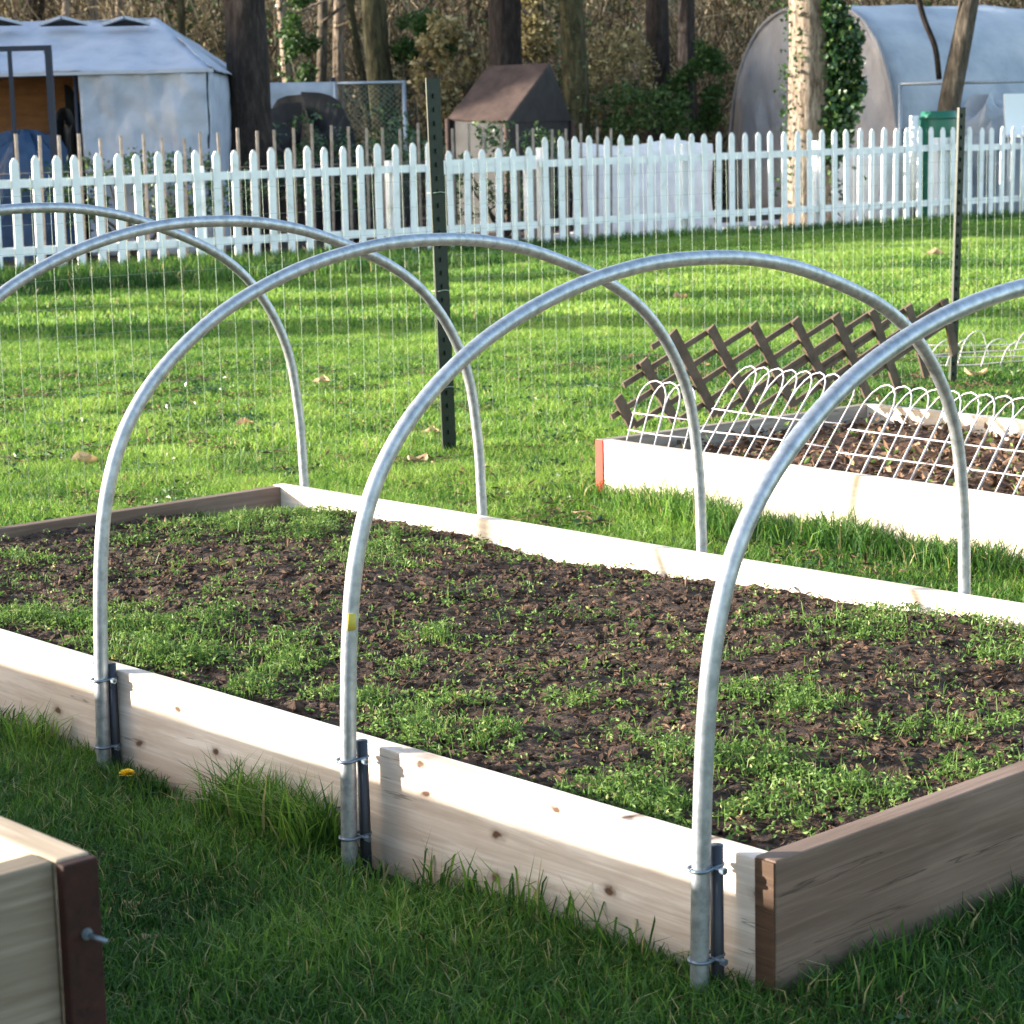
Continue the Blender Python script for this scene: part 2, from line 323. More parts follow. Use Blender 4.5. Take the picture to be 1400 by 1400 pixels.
def gdens(s, w):
    d = np.full(len(s), .085)
    for bs, bw, r, a in BB: d = np.maximum(d, a*np.exp(-(((s-bs)**2+(w-bw)**2*1.3)/(r*r))))
    return d
n = 105000; s = rng.uniform(.05, BL-.06, n); w = rng.uniform(.05, BW-.05, n)
d = gdens(s, w)*(.15+1.5*np.clip(fnoise(s, w, 7, 7)+.3, 0, 1))*(.5+1.2*np.clip(fnoise(s, w, 22, 17)+.4, 0, 1))
k = rng.uniform(0, 1, n) < d*.47; s, w = s[k], w[k]; dd = np.clip(d[k], 0, 1.2)
nl = 5; n = len(s); base = np.stack([s, -w, soilh(s, w)+.002], 1)
P = np.repeat(base, nl, 0); hh = np.repeat(rng.uniform(.004, .026, n)*(.6+.6*dd), nl)
P = P+np.stack([rng.normal(0, .006, n*nl), rng.normal(0, .006, n*nl), hh], 1)
tint = np.clip(np.repeat(rng.normal(.5, .2, n), nl)+rng.normal(0, .12, n*nl), 0, 1)
V1, F1, T1 = leaves(P, rng.uniform(.005, .015, n*nl), tint, .45, .45)
gsel = rng.uniform(0, 1, n) < .62*dd; gb = np.repeat(base[gsel], 2, 0); gb = gb+np.stack([rng.normal(0, .01, len(gb)), rng.normal(0, .01, len(gb)), np.zeros(len(gb))], 1)
gb[:, 0] = np.clip(gb[:, 0], .05, BL-.05); gb[:, 1] = np.clip(gb[:, 1], -BW+.05, -.05)
V2, F2, T2 = blades(gb, rng.uniform(.015, .055, len(gb)), rng.uniform(.0012, .003, len(gb)), rng.uniform(.2, .9, len(gb)), np.clip(rng.normal(.45, .2, len(gb)), 0, 1))
V = np.concatenate([V1, V2]); F = F1+[f+len(V1) for f in F2]
npmesh('seedlings', V, F, m_weed, np.concatenate([T1, T2]), parent=bed, kind='stuff')
# chips and clods on the soil
n = 26000; s = rng.uniform(.05, BL-.06, n); w = rng.uniform(.05, BW-.05, n)
P = np.stack([s, -w, soilh(s, w)+.004], 1)
V, F, T = leaves(P, rng.gamma(2., .0042, n)+.004, np.clip(rng.beta(1.2, 3.2, n), 0, 1), .6, .35)
npmesh('wood_chips', V, F, m_chip, T, parent=bed, kind='stuff')
cl = MB(); ico = bmesh.new(); bmesh.ops.create_icosphere(ico, subdivisions=1, radius=1); iv = [v.co.copy() for v in ico.verts]; jf = [tuple(v.index for v in f.verts) for f in ico.faces]; ico.free()
n = 9000; s = rng.uniform(.06, BL-.07, n); w = rng.uniform(.06, BW-.06, n); zc = soilh(s, w)
iva = np.array(iv); sc = (rng.gamma(2., .0022, (n, 1, 1))+.0015)*rng.uniform(.7, 1.3, (n, 1, 3))*np.array([1, 1, .7]); VV = (iva[None]*sc*(1+rng.normal(0, .18, (n, len(iva), 1)))+np.stack([s, -w, zc+.002], 1)[:, None]).reshape(-1, 3)
npmesh('soil_clods', VV, [(np.array(jf)[None]+np.arange(n)[:, None, None]*len(iva)).reshape(-1, 3)], m_soil, parent=bed, kind='stuff')

# ================================================================== hoops
PROF = [(-.052, -.12), (-.052, .03), (-.045, .25), (-.032, .46), (-.006, .61), (.050, .74), (.15, .853), (.303, .955), (.499, 1.030), (.703, 1.070), (.88, 1.078),
        (1.06, 1.066), (1.25, 1.025), (1.487, .935), (1.642, .818), (1.745, .655), (1.785, .464), (1.797, .235), (1.80, -.1)]
hl = ['nearest galvanised hoop, by the brown end board, cut by the right edge of the photo', 'second galvanised hoop from the near end, with a small yellow sticker on its leg',
      'middle galvanised hoop over the bed, third from the near end', 'fourth galvanised hoop, in front of the green post, near leg out of view', 'farthest galvanised hoop, its far leg at the back corner of the bed']
apex = [1.035, 1.056, 1.078, 1.112, 1.142]; lshift = [(-.012, .0), (-.01, -.02), (.012, 0), (0, -.015), (0, -.018)]
for i in range(5):
    s0 = .0961+.8454*i
    RP = .0146
    h = empty('metal_hoop', BP(s0, 0), RZ, label=hl[i], cat='hoop', group='galvanised hoops arching over the raised bed')
    a0, a1 = lshift[i]; pts = []
    for w, z in PROF:
        t = w/1.8; f_ = max(0, (z-.25)/.828); z2 = z if z < .25 else .25+(z-.25)*(apex[i]-.25)/.828
        pts.append((0, -(w+a0*(1-t)+a1*t), z2))
    MB().tube(smooth_pts(pts, 7), RP, 20).build('tube', m_galv, h)
    for side, ws, zt in ((1, -.020+a0*.7, .25), (0, 1.766+a1, .20)):
        MB().tube([(-.004, -ws, -.1), (-.004, -ws, zt-.03*i*0)], .0102, 14).build('stake', m_stake, h)
        for zc in (zt-.03, .078):
            wc = (-.05+a0) if side else 1.80+a1
            c = MB(); n = 14; ax0, ax1 = -wc, -ws
            # strap wrapping pipe and stake
            ring = []
            for kx in range(n+1):
                t = kx*2*math.pi/n; rr = RP+.0026; cx = ax0 if math.cos(t)*(1 if ax0 > ax1 else -1) > 0 else ax1
                ring.append((math.sin(t)*(rr if cx == ax0 else .0126), cx+math.cos(t)*(rr if cx == ax0 else .0126), zc))
            c.tube(ring, .0030, 6); cb = c.build('clamp', m_clamp, h)
            b = MB(); b.tube([(-.028, (ax0+ax1)/2, zc), (-.036, (ax0+ax1)/2, zc)], .006, 6, False); b.tube([(-.036, (ax0+ax1)/2, zc), (.032, (ax0+ax1)/2, zc)], .0028, 6); b.build('bolt', m_clamp, cb)
    if i == 1:
        b = MB(); c_ = .0445; vs = [(-(RP+.0003)*math.cos(a_), c_-(RP+.0003)*math.sin(a_)+t_*-.002, .455+.03*t_) for t_ in (0, 1) for a_ in np.linspace(-.9, .9, 9)]
        b.add(vs, [(k_, k_+1, k_+10, k_+9) for k_ in range(8)], True); st_ = b.build('sticker', m_yel, h); md = st_.modifiers.new('t', 'SOLIDIFY'); md.thickness = .0008; md.offset = 0

# ================================================================== left front box
bz = .62; C0 = G(125, 1165, bz); C0 = Vector((C0.x, C0.y, 0))
bx = empty('raised_box', C0, RZ, label='taller grey-beige wooden planter box with dark brown corner at lower left', cat='planter box')
# local +X back along U, local +Y toward the left (-W)
m_boxtop = wood('pale_box_board', (.46, .38, .29), (.30, .22, .15), knots=False, off=3.3)
for zz_ in (.15-.2365, .15, .3865): board('side_board', 6.2, .038, .2335, (0.003, 0), 0, m_boxtop, bx, z0=zz_)
for zz_ in (.15-.2365, .15, .3865):
    o = board('end_board', 1.2, .038, .2335, (.042, .040), math.pi/2, m_box, bx, z0=zz_)
for zz_ in (.15-.2365, .15, .3865): board('side_board', 6.2, .038, .2335, (0.003, 1.242), 0, m_boxtop, bx, z0=zz_)
k = MB(); k.box(-.012, .003, .0, .039, .0, .618); k.build('corner_strip', m_dark, bx, .002, label='dark brown stained board end')
b = MB(); b.tube([(-.013, .018, .545), (-.014, .018, .545)], .006, 10, False); b.tube([(-.015, .018, .545), (-.017, .018, .545)], .0045, 6, False)
b.tube([(-.018, .018, .545), (-.036, .010, .541)], .0025, 8); b.build('bolt', m_clamp, bx)
k = MB(); k.box(.05, 6.18, .04, 1.24, .1, .50); k.build('soil', m_soil, bx)

# ================================================================== second bed (right)
A2 = G(815, 600, .235); B2 = G(1400, 682, .235); A2.z = B2.z = 0
d2 = (B2-A2).normalized(); n2 = Vector((-d2.y, d2.x, 0)); rz2 = math.atan2(d2.y, d2.x)   # n2 away from camera
W2, L2 = 1.42, 3.66
bed2 = empty('raised_bed', A2, rz2, label='bleached white raised bed on the right with brown trellis and wire edging', cat='raised bed')
board('side_board', L2-.08, TB, HB, (.04, 0), 0, m_board2, bed2)
board('side_board', L2-.08, TB, HB, (.04, W2-TB), 0, m_board2, bed2)
m_grey = wood('grey_inner_board', (.36, .31, .27), (.20, .16, .13), knots=False, off=5)
for x in (.04, L2): 
    board('end_board', W2, TB, HB, (x, 0), math.pi/2, m_grey, bed2)
k = MB(); k.box(.0005, .0395, -.005, .0, .002, HB-.002); k.build('painted_end', m_red, bed2, label='board end painted faded red')
nx, ny = 120, 50; s_ = np.linspace(TB, L2-TB, nx); w_ = np.linspace(TB, W2-TB, ny); SS, WW = np.meshgrid(s_, w_)
zz = .165+fnoise(SS.ravel(), WW.ravel(), 2, 1)*.03+fnoise(SS.ravel(), WW.ravel(), 20, 4)*.02
i = (np.arange(ny-1)[:, None]*nx+np.arange(nx-1)).ravel()[:, None]
npmesh('soil', np.stack([SS.ravel(), WW.ravel(), zz], 1), [np.concatenate([i, i+1, i+nx+1, i+nx], 1)], m_soil2, parent=bed2, smooth=True)
n = 3500; P = np.stack([rng.uniform(.06, L2-.06, n), rng.uniform(.06, W2-.06, n), np.full(n, .175)+rng.uniform(0, .02, n)], 1)
V, F, T = leaves(P, rng.uniform(.02, .055, n), np.clip(rng.beta(2, 1.6, n), 0, 1), .5, .5)
npmesh('dead_leaves', V, F, m_chip, T, parent=bed2, kind='stuff')
n = 500; P = np.stack([rng.uniform(.06, L2-.06, n), rng.uniform(.06, W2-.06, n), np.full(n, .18)+rng.uniform(0, .02, n)], 1)
V, F, T = leaves(P, rng.uniform(.02, .04, n), np.clip(rng.normal(.7, .2, n), 0, 1), .3, .5); npmesh('seedlings', V, F, m_weed, T, parent=bed2, kind='stuff')

# trellis: expanding lattice standing on the far end board, leaning a little
E0 = A2+Vector((0, 0, .237)); ev = n2
def onplane(px, py):   # coordinates (along the end board, up) in the trellis's own upright plane
    d = ray(px, py); nn = d2; t = (E0-Vector((0, 0, CAMH))).dot(nn)/d.dot(nn); P = Vector((0, 0, CAMH))+d*t-E0
    return Vector((P.dot(ev), P.z))
tops = [(843, 547), (878, 497), (918, 458), (970, 452), (1028, 447), (1085, 441), (1140, 435), (1190, 428), (1239, 422), (1288, 414), (1335, 409)]
TP = [onplane(*t) for t in tops]
base0, base1 = onplane(835, 598), onplane(1235, 548)
tr = empty('trellis', E0, rz2, label='brown expanding wooden lattice trellis leaning along the end of the right bed', cat='trellis')
def yb(x): return base0.y+(base1.y-base0.y)*(x-base0.x)/(base1.x-base0.x)
def tw(p, off=0): # local coordinates: X=normal, Y=along
    return Vector((off, p.x, max(p.y, .0)))
dst = (onplane(1066, 523)-onplane(1030, 450)); dsh = (onplane(880, 509)-onplane(970, 452))
for q, T in enumerate(TP[:-1]):
    k_ = max(0, q-5); ds = Vector((dst.x*(1-.13*k_), dst.y)); t = (.03-T.y)/ds.y; e = T+ds*min(t, [9, 9, 9, 9, 9, 9, 9, 9, 1.3, 1.0, .7][q])
    MB().bar(tw(T-ds*.06, .014), tw(e, .014), .042, .010, (1, 0, 0)).build('slat', m_trel, tr)
for q, T in enumerate(TP[1:]+[]):
    t = 0; e = T
    left = TP[0].x-.02
    while t < 8:
        e = T+dsh*t
        # stop at bottom or at the left edge line through the lowest two tips
        lx = TP[0].x+(TP[1].x-TP[0].x)*(e.y-TP[0].y)/(TP[1].y-TP[0].y)
        if e.y < .03 or e.x < lx-.01 or (e.x < left): break
        t += .05
    MB().bar(tw(T-dsh*.05, 0), tw(e, 0), .021, .010, (1, 0, 0)).build('slat', m_trel, tr)

for q in (6, 7, 8, 9):
    T = (TP[q]+TP[q+1])/2-Vector((0, .055)); MB().bar(tw(T, 0), tw(T+dsh*1.6, 0), .021, .010, (1, 0, 0)).build('slat', m_trel, tr)

# white folding wire edging along the near side of the second bed
def edging(label, s0, s1, pitch, hgt, lean, skew, yoff=.075, z0=.17):
    e = empty('wire_edging', A2+d2*s0+n2*yoff+Vector((0, 0, z0)), rz2, label=label, cat='garden edging', group='white wire edging sections in the right bed')
    n = int((s1-s0)/pitch); L = n*pitch
    def q(x, t): return (x+skew*t, lean*t, hgt*t)
    for i in range(n-1):
        a, b = i*pitch, (i+2)*pitch; pts = [q(a, -.1), q(a, .5), q(a, .72)]
        for j in range(1, 8):
            th = math.pi*j/8; pts.append(q((a+b)/2-math.cos(th)*pitch, .72+.28*math.sin(th)))
        pts += [q(b, .72), q(b, .5), q(b, -.1)]
        jj = random.uniform(-.004, .004); MB().tube([(p[0], p[1]+jj, p[2]) for p in pts], .0027, 5).build('arch_wire', m_wirew, e)
    for t in (.34, .56): MB().tube([q(-.01, t), q(L*.5, t+random.uniform(-.02, .02)), q(L+.01, t)], .0024, 5).build('rail_wire', m_wirew, e)
edging('white wire edging section at the left end of the right bed, upright against the trellis', .06, .36, .075, .27, .10, .0)
edging('white wire edging section in the middle, leaning back over the soil', .38, 1.02, .066, .34, .20, .07)
edging('white wire edging section at the right edge of the photo, leaning over dry leaves', 1.04, 2.3, .068, .33, .20, .04, .075, .16)

# ================================================================== wire fence with green posts
Q1 = G(615, 627); Q2 = G(1303, 527); wd = (Q2-Q1).normalized(); wnv = Vector((-wd.y, wd.x, 0)); rzw = math.atan2(wd.y, wd.x)
wf = empty('wire_fence', Q1, rzw, label='see-through welded wire garden fence on dark green metal posts across the lawn', cat='wire fence')
wm = MB(); x0, x1, hh = -4.3, 8.5, 1.22; pitch = .0762; nv = int((x1-x0)/pitch)
for i in range(nv+1):
    x = x0+i*pitch; wob = noise.noise(Vector((x*.8, 0, 0)))*.03
    wm.tube([(x, .03, .0), (x+wob*.2, .03+wob, .6), (x+wob*.3, .03+wob*.5, hh)], .0009, 3)
z = .0
for j, z in enumerate(np.arange(.03, hh+.01, .1016)):
    wm.tube([(x, .031+noise.noise(Vector((x*.8, 0, 0)))*.03*min(1, z/.6), z+noise.noise(Vector((x*.5, j, 0)))*.012) for x in np.arange(x0, x1+.1, .4)], .0006, 3)
wm.build('wire_mesh', m_wire, wf)
def tpost(x, lean, ht, label, hw=.036):
    p = MB(); 
    def at(z): return x+lean*z
    for (a0_, a1_, b0_, b1_) in ((-hw, hw, -.003, .003), (-.003, .003, .003, .028)):
        p.add([(at(z)+aa, bb, z) for z in (-.2, ht) for aa, bb in ((a0_, b0_), (a1_, b0_), (a1_, b1_), (a0_, b1_))], [(3, 2, 1, 0), (4, 5, 6, 7), (0, 1, 5, 4), (1, 2, 6, 5), (2, 3, 7, 6), (3, 0, 4, 7)])
    z = .05
    while z < ht-.03: p.box(at(z)-.006, at(z)+.006, -.010, -.003, z, z+.018); z += .055
    return p.build('post', m_post, wf, label=label)
tpost(0, -.022, 1.56, 'thick dark green metal post in front of the white fence gap')
tpost((Q2-Q1).length, .035, 1.42, 'thin dark green metal post beside the lattice trellis', .026)
tpost(-4.2, 0, 1.5, None)
# wire ties
for z in (.3, .7, 1.1):
    MB().tube([(-.028-.022*z, -.012, z), (.0-.022*z, -.016, z+.004), (.028-.022*z, -.012, z), (.03-.022*z, .03, z), (-.03-.022*z, .032, z), (-.028-.022*z, -.012, z)], .002, 5).build('wire_tie', m_wire, wf)

# ================================================================== white picket fence in sections
def picket_mesh(w=.098, t=.02, h=1.3):
    pts = [(-w/2, 0), (w/2, 0), (w/2, h-.06), (w*.34, h-.025), (w*.12, h), (-w*.12, h), (-w*.34, h-.025), (-w/2, h-.06)]
    vs = [(x, 0, z) for x, z in pts]+[(x, t, z) for x, z in pts]; n = len(pts)
    return vs, [tuple(range(n)), tuple(range(2*n-1, n-1, -1))]+[(i, i+n, (i+1) % n+n, (i+1) % n) for i in range(n)]
frz = math.atan2(fd.y, fd.x)
def pfence(s0, s1, h0, h1, label, rails, posts, ph=0., pitch=.2445):
    f = empty('picket_fence', fpt(s0), frz, label=label, cat='fence', group='white picket fence sections along the lawn')
    s = ph; L = s1-s0; c = 0
    while s < L:
        h = h0+(h1-h0)*s/L+random.uniform(-.012, .012); vs, fs = picket_mesh(.091+random.uniform(-.006, .006), .02, h)
        le = random.gauss(0, .011); vs = [(x+s+le*z, y, z) for x, y, z in vs]
        MB().add(vs, fs).build('picket', m_white, f, .003); s += pitch+random.uniform(-.006, .006)
    for zr, za, zb in rails: MB().bar((0, .045, za), (L, .045, zb), .045, .09, (0, 0, 1)).build('rail', m_white, f)
    for sp_ in posts: MB().box(sp_-.045, sp_+.045, .07, .16, -.1, h0-.12).build('post', m_white, f, .004)
    return f
def sx(px):   # distance along the fence seen at picture column px (1400 wide)
    best = min(np.arange(-4, 26, .02), key=lambda s: abs(colof(fpt(s))-px)); return float(best)
def colof(p):
    q = Vector(p)-Vector((0, 0, CAMH)); return 700+FPX*q.dot(rt)/(-q.dot(bk))
sg0, sg1, sr0 = sx(606), sx(737), sx(1316)
pfence(-2.6, sx(590), 1.25, 1.33, 'left section of white picket fence, up to the thick green post, grey carport behind', [(0, .98, 1.03), (0, .28, .28)], [.05, 2.6, 5.2, 7.8, 9.9])
pfence(sg0, sg1, 1.22, 1.25, 'white picket gate with double top rail right of the thick green post', [(0, .99, 1.02), (0, 1.07, 1.10), (0, .28, .28)], [], .14)
pfence(sg1+.05, sr0-.06, 1.36, 1.40, 'long right section of white picket fence running behind the pale ivy tree trunk', [(0, 1.04, 1.10), (0, .30, .30)], [.1, 2.5, 5, 7.5, sr0-sg1-.3], .1)
pfence(sr0+.06, sr0+5.5, 1.38, 1.36, 'short far right section of white picket fence beyond the thin green post', [(0, 1.08, 1.10), (0, .30, .30)], [.06, 2.5, 5], .1, .235)
# brown lath fence behind
lf = empty('lath_fence', fpt(-2.6, .75), frz, label='thin brown lath fence standing just behind the white pickets', cat='fence')
s = 0
while s < sx(900)+2.6:
    h = 1.52+random.uniform(-.05, .05)+.03*math.sin(s); le = random.gauss(0, .015)
    MB().bar((s, 0, 0), (s+le, random.uniform(-.02, .02), h), .036, .010, (0, 1, 0)).build('lath', m_lath, lf); s += .255+random.uniform(-.02, .02)
for z in (.25, 1.1): MB().tube([(0, -.01, z), (s, -.01, z)], .003, 4).build('strand', m_lath, lf)

m_pink = noisy('pale_sheeting', [(.3, (.62, .57, .60)), (.6, (.80, .76, .78))], 2.5, 6, .6, .4, bdist=.06)
def lowscreen(s0, s1, h, off, label):
    e = empty('sheeting_screen', fpt(s0, off), frz, label=label, cat='screen', group='low pale sheeting behind the right pickets')
    L = s1-s0; b = MB(); n = int(L*6); m_ = 8; vs = []
    for i in range(n+1):
        for j in range(m_+1):
            x = L*i/n; z = (h+.10*noise.noise(Vector((x*.8, off, 3)))-.06*abs(math.sin(x*math.pi/1.8)))*j/m_
            vs.append((x, .09*noise.fractal(Vector((x*1.3, z*1.5, off)), .8, 2, 4), z))
    b.add(vs, [(i*(m_+1)+j, (i+1)*(m_+1)+j, (i+1)*(m_+1)+j+1, i*(m_+1)+j+1) for i in range(n) for j in range(m_)], True)
    o = b.build('sheet', m_pink, e); md = o.modifiers.new('t', 'SOLIDIFY'); md.thickness = .01
    for k in range(int(L/1.8)+1): MB().tube([(k*1.8, .12, 0), (k*1.8, .12, h+.02)], .025, 6).build('stake', m_lath, e)
lowscreen(sx(858), sx(1052), 1.30, 1.1, 'low pale pinkish sheeting behind the pickets, left of the ivy-clad pale trunk')
lowscreen(sx(1186), sx(1400)+3, 1.12, 1.3, 'low pale pinkish sheeting standing in for the sunlit foot of the arched shelter, right of the ivy-clad pale trunk')  # pale screen added where the shelter's sunlit foot shows between pickets

# ================================================================== carport tent, left
def poly(name, m, vs, fs, parent, thick=0., **k):
    o = MB().add(vs, fs).build(name, m, parent, **k)
    if thick:
        md = o.modifiers.new('t', 'SOLIDIFY'); md.thickness = thick
    return o
yc = 27.5; xr = AY(292, 97, yc).x; xw = AY(106, 100, yc).x; ze = AY(200, 97, yc).z; zr_ = AY(120, 26, 29.3).z; xl = -11.
ct = empty('carport_tent', (xr-3, yc, 0), 0, label='grey fabric carport tent behind the left end of the picket fence', cat='tent')
def cx(x): return x-(xr-3)
def sheet(name, m, p00, p10, p11, p01, nu, nv, amp, fr, parent, seed=0, push=(0, -1, 0), hang=0.):
    """a crinkled sheet of cloth between four corners"""
    b = MB(); vs = []
    for j in range(nv+1):
        for i in range(nu+1):
            u_, v_ = i/nu, j/nv
            p = (Vector(p00)*(1-u_)+Vector(p10)*u_)*(1-v_)+(Vector(p01)*(1-u_)+Vector(p11)*u_)*v_
            a_ = amp*noise.fractal(Vector((p.x*fr+seed, p.y*fr, p.z*fr*.6)), .8, 2., 4)
            vs.append(p+Vector(push)*a_-Vector((0, 0, hang*math.sin(math.pi*v_)*(.5+.5*math.cos(u_*40)))))
    fs = [(j*(nu+1)+i, j*(nu+1)+i+1, (j+1)*(nu+1)+i+1, (j+1)*(nu+1)+i) for j in range(nv) for i in range(nu)]
    b.add(vs, fs, True); o = b.build(name, m, parent); md = o.modifiers.new('t', 'SOLIDIFY'); md.thickness = .012; return o
xrid = AY(213, 38, 29.3).x
sheet('side_curtain', m_tarp, (cx(xw)+.05, .03, .02), (cx(xr)-.1, .03, .02), (cx(xr)-.1, .03, ze-.02), (cx(xw), .03, ze-.02), 40, 40, .09, 2.2, ct, 3)
sheet('end_curtain', m_tarp, (cx(xr)-.08, .06, .02), (cx(xr)-.08, 3.8, .02), (cx(xr)-.08, 3.8, ze-.02), (cx(xr)-.08, .06, ze-.02), 20, 20, .06, 2, ct, 5, (1, 0, 0))
sheet('roof', m_tarp, (cx(xl), 0, ze), (cx(xr), 0, ze), (cx(xrid), 1.9, zr_), (cx(xl), 1.9, zr_), 60, 14, .05, 1.2, ct, 7, (0, 0, 1), .015)
sheet('roof_end', m_tarp, (cx(xr), 0.01, ze), (cx(xr), 3.8, ze), (cx(xrid), 1.91, zr_), (cx(xrid), 1.89, zr_), 14, 14, .03, 1.2, ct, 8, (0, 0, 1))
sheet('back_roof', m_tarp, (cx(xr), 3.8, ze), (cx(xl), 3.8, ze), (cx(xl), 1.91, zr_), (cx(xrid), 1.91, zr_), 14, 10, .03, 1.2, ct, 9, (0, 0, 1))
sheet('back_curtain', m_tarp, (cx(xl), 3.8, .0), (cx(xr), 3.8, .0), (cx(xr), 3.8, ze), (cx(xl), 3.8, ze), 10, 10, .03, 1.2, ct, 10)
MB().box(cx(xl), cx(xr), -.02, .0, ze-.03, ze+.012).build('eave_band', m_tarp, ct)
for px in (2, 90, 175):   # gaping vents under the ridge, their dark insides painted as black faces
    c = AY(px, 31, 29.0); w_ = .62
    b = MB(); b.add([(-w_/2, 0, -.02), (0, -.12, .055), (w_/2, 0, -.02), (0, .12, .075)], [(0, 2, 1), (0, 1, 3), (1, 2, 3)])
    v = b.build('ridge_vent', m_black, ct, loc=(c.x-(xr-3), c.y-yc-.12, c.z-.03))
    b = MB(); b.bar((-w_/2, -.03, -.0), (0, -.13, .085), .10, .035); b.bar((0, -.13, .085), (w_/2, -.03, -.0), .10, .035); b.build('vent_lip', m_tarp, v)
for x in (xl+1, (xl+xw)/2, xw-.05, xr-.12): MB().tube([(cx(x), .08, 0), (cx(x), .08, ze)], .025, 8).build('pole', m_frame, ct)
# things inside / in front of the carport
ps = empty('plywood_sheet', (AY(50, 140, 28.4).x, 28.9, 0), 0, label='orange-brown plywood sheet standing inside the grey carport', cat='plywood sheet')
b = MB(); b.box(-1.9, .52, 0, .02, .8, 2.3); b.box(-1.9, -1.8, .021, .06, 0, 2.3); b.box(.40, .5, .021, .06, 0, 2.3); b.build('panel', m_ply, ps)
def heap(name, label, cat, c, sx_, sy_, h, m, seed=0, rough=.3):
    b = MB(); nu, nv = 28, 12; vs = []
    for j in range(nv+1):
        for i in range(nu):
            th = i*2*math.pi/nu; ph = j/nv*math.pi/2; r_ = math.cos(ph)**.7; zz_ = math.sin(ph)**.8
            k_ = 1+rough*noise.fractal(Vector((math.cos(th)*2+seed, math.sin(th)*2, zz_*2)), .9, 2, 4)
            vs.append((math.cos(th)*r_*sx_*k_, math.sin(th)*r_*sy_*k_, zz_*h*k_ if j else -.02))
    fs = [(j*nu+i, j*nu+(i+1) % nu, (j+1)*nu+(i+1) % nu, (j+1)*nu+i) for j in range(nv) for i in range(nu)]
    b.add(vs, fs, False); o = b.build(name, m, None, loc=c); tag(o, label, cat); return o
p = AY(35, 195, 27.9); heap('covered_pile', 'pile under a dark blue sheet below the plywood in the carport', 'covered pile', (p.x, 27.7, 0), .75, .5, 1.55, m_blue, 2, .15)
p = AY(90, 195, 27.9); heap('bag_pile', 'black bags heaped beside the open carport curtain', 'bags', (p.x, 28.0, 0), .26, .4, 1.75, m_black, 5)
fr = empty('pergola', (AY(66, 70, 26.2).x, 26.2, 0), 0, label='dark blue square metal pergola standing in front of the carport at the left edge', cat='pergola')
ztop = AY(40, 66, 26.2).z
for x, t in ((0, .075), (-.46, .045), (-1.6, .06)): MB().box(x-t/2, x+t/2, -t/2, t/2, 0, ztop-.03).build('upright', m_frame, fr)
MB().bar((-2.2, 0, ztop), (.037, 0, ztop), .06, .06).build('top_bar', m_frame, fr)
MB().bar((-1.6, .0, ztop-.5), (-.9, .0, ztop-.02), .03, .03).build('brace', m_frame, fr)
MB().bar((0, .03, ztop), (-.3, 1.3, ztop+.02), .05, .05).build('side_bar', m_frame, fr)

# ================================================================== quonset shelter, right
Pn = Vector((6.15, 34.0, 0)); qa = Vector((.9, .436, 0)).normalized(); qw = Vector((-qa.y, qa.x, 0)); qW, qH, qL = 5.0, 3.42, 11.
qs = empty('arched_shelter', Pn, math.atan2(qa.y, qa.x), label='long arched plastic-covered shelter behind the pale ivy-clad tree', cat='shelter')
def arch(t): # t 0..1 from near foot to far foot, profile (across, z)
    th = math.pi*t; c = math.cos(th); s_ = math.sin(th)
    return (qW/2-qW/2*math.copysign(abs(c)**.72, c), qH*abs(s_)**.72)
b = MB(); nu, nv = 44, 40; vs = []
for i in range(nu+1):
    for j in range(nv+1):
        y_, z_ = arch(j/nv); x_ = qL*i/nu; a_ = .05*noise.fractal(Vector((x_*.9, y_*1.1, z_*1.1)), .9, 2, 4)+.035*abs(math.sin(x_*math.pi/1.5))
        vs.append((x_, y_+(y_-qW/2)*.02*a_, z_-a_+.0))
fs = [(i*(nv+1)+j, (i+1)*(nv+1)+j, (i+1)*(nv+1)+j+1, i*(nv+1)+j+1) for i in range(nu) for j in range(nv)]
b.add(vs, fs, True); o = b.build('side_sheet', m_tarp3, qs); md = o.modifiers.new('t', 'SOLIDIFY'); md.thickness = .01
b = MB(); vs = []; nr = 24
for k in range(nr+1):
    for j in range(nv+1):
        y_, z_ = arch(j/nv); f_ = 1-k/nr; yy = qW/2+(y_-qW/2)*f_; z2 = z_*f_
        fold = .12*noise.fractal(Vector((yy*.7+z2*.9, yy*2.2-z2*.8, 2)), .8, 2, 4)*math.sin(math.pi*min(1, (1-f_)*3+.08)/2)
        vs.append((-.02-fold-.5*(1-f_)*f_, yy, z2))
fs = [(k*(nv+1)+j, k*(nv+1)+j+1, (k+1)*(nv+1)+j+1, (k+1)*(nv+1)+j) for k in range(nr) for j in range(nv)]
b.add(vs, fs, True); o = b.build('end_sheet', m_tarp2, qs); md = o.modifiers.new('t', 'SOLIDIFY'); md.thickness = .01
MB().tube([(-.03, *arch(j/30)) for j in range(31)], .035, 8).build('end_rib', m_tarp2, qs)
MB().tube([(0, -.06, 1.35), (qL, -.06, 1.35)], .03, 6).build('side_rail', m_frame, qs)

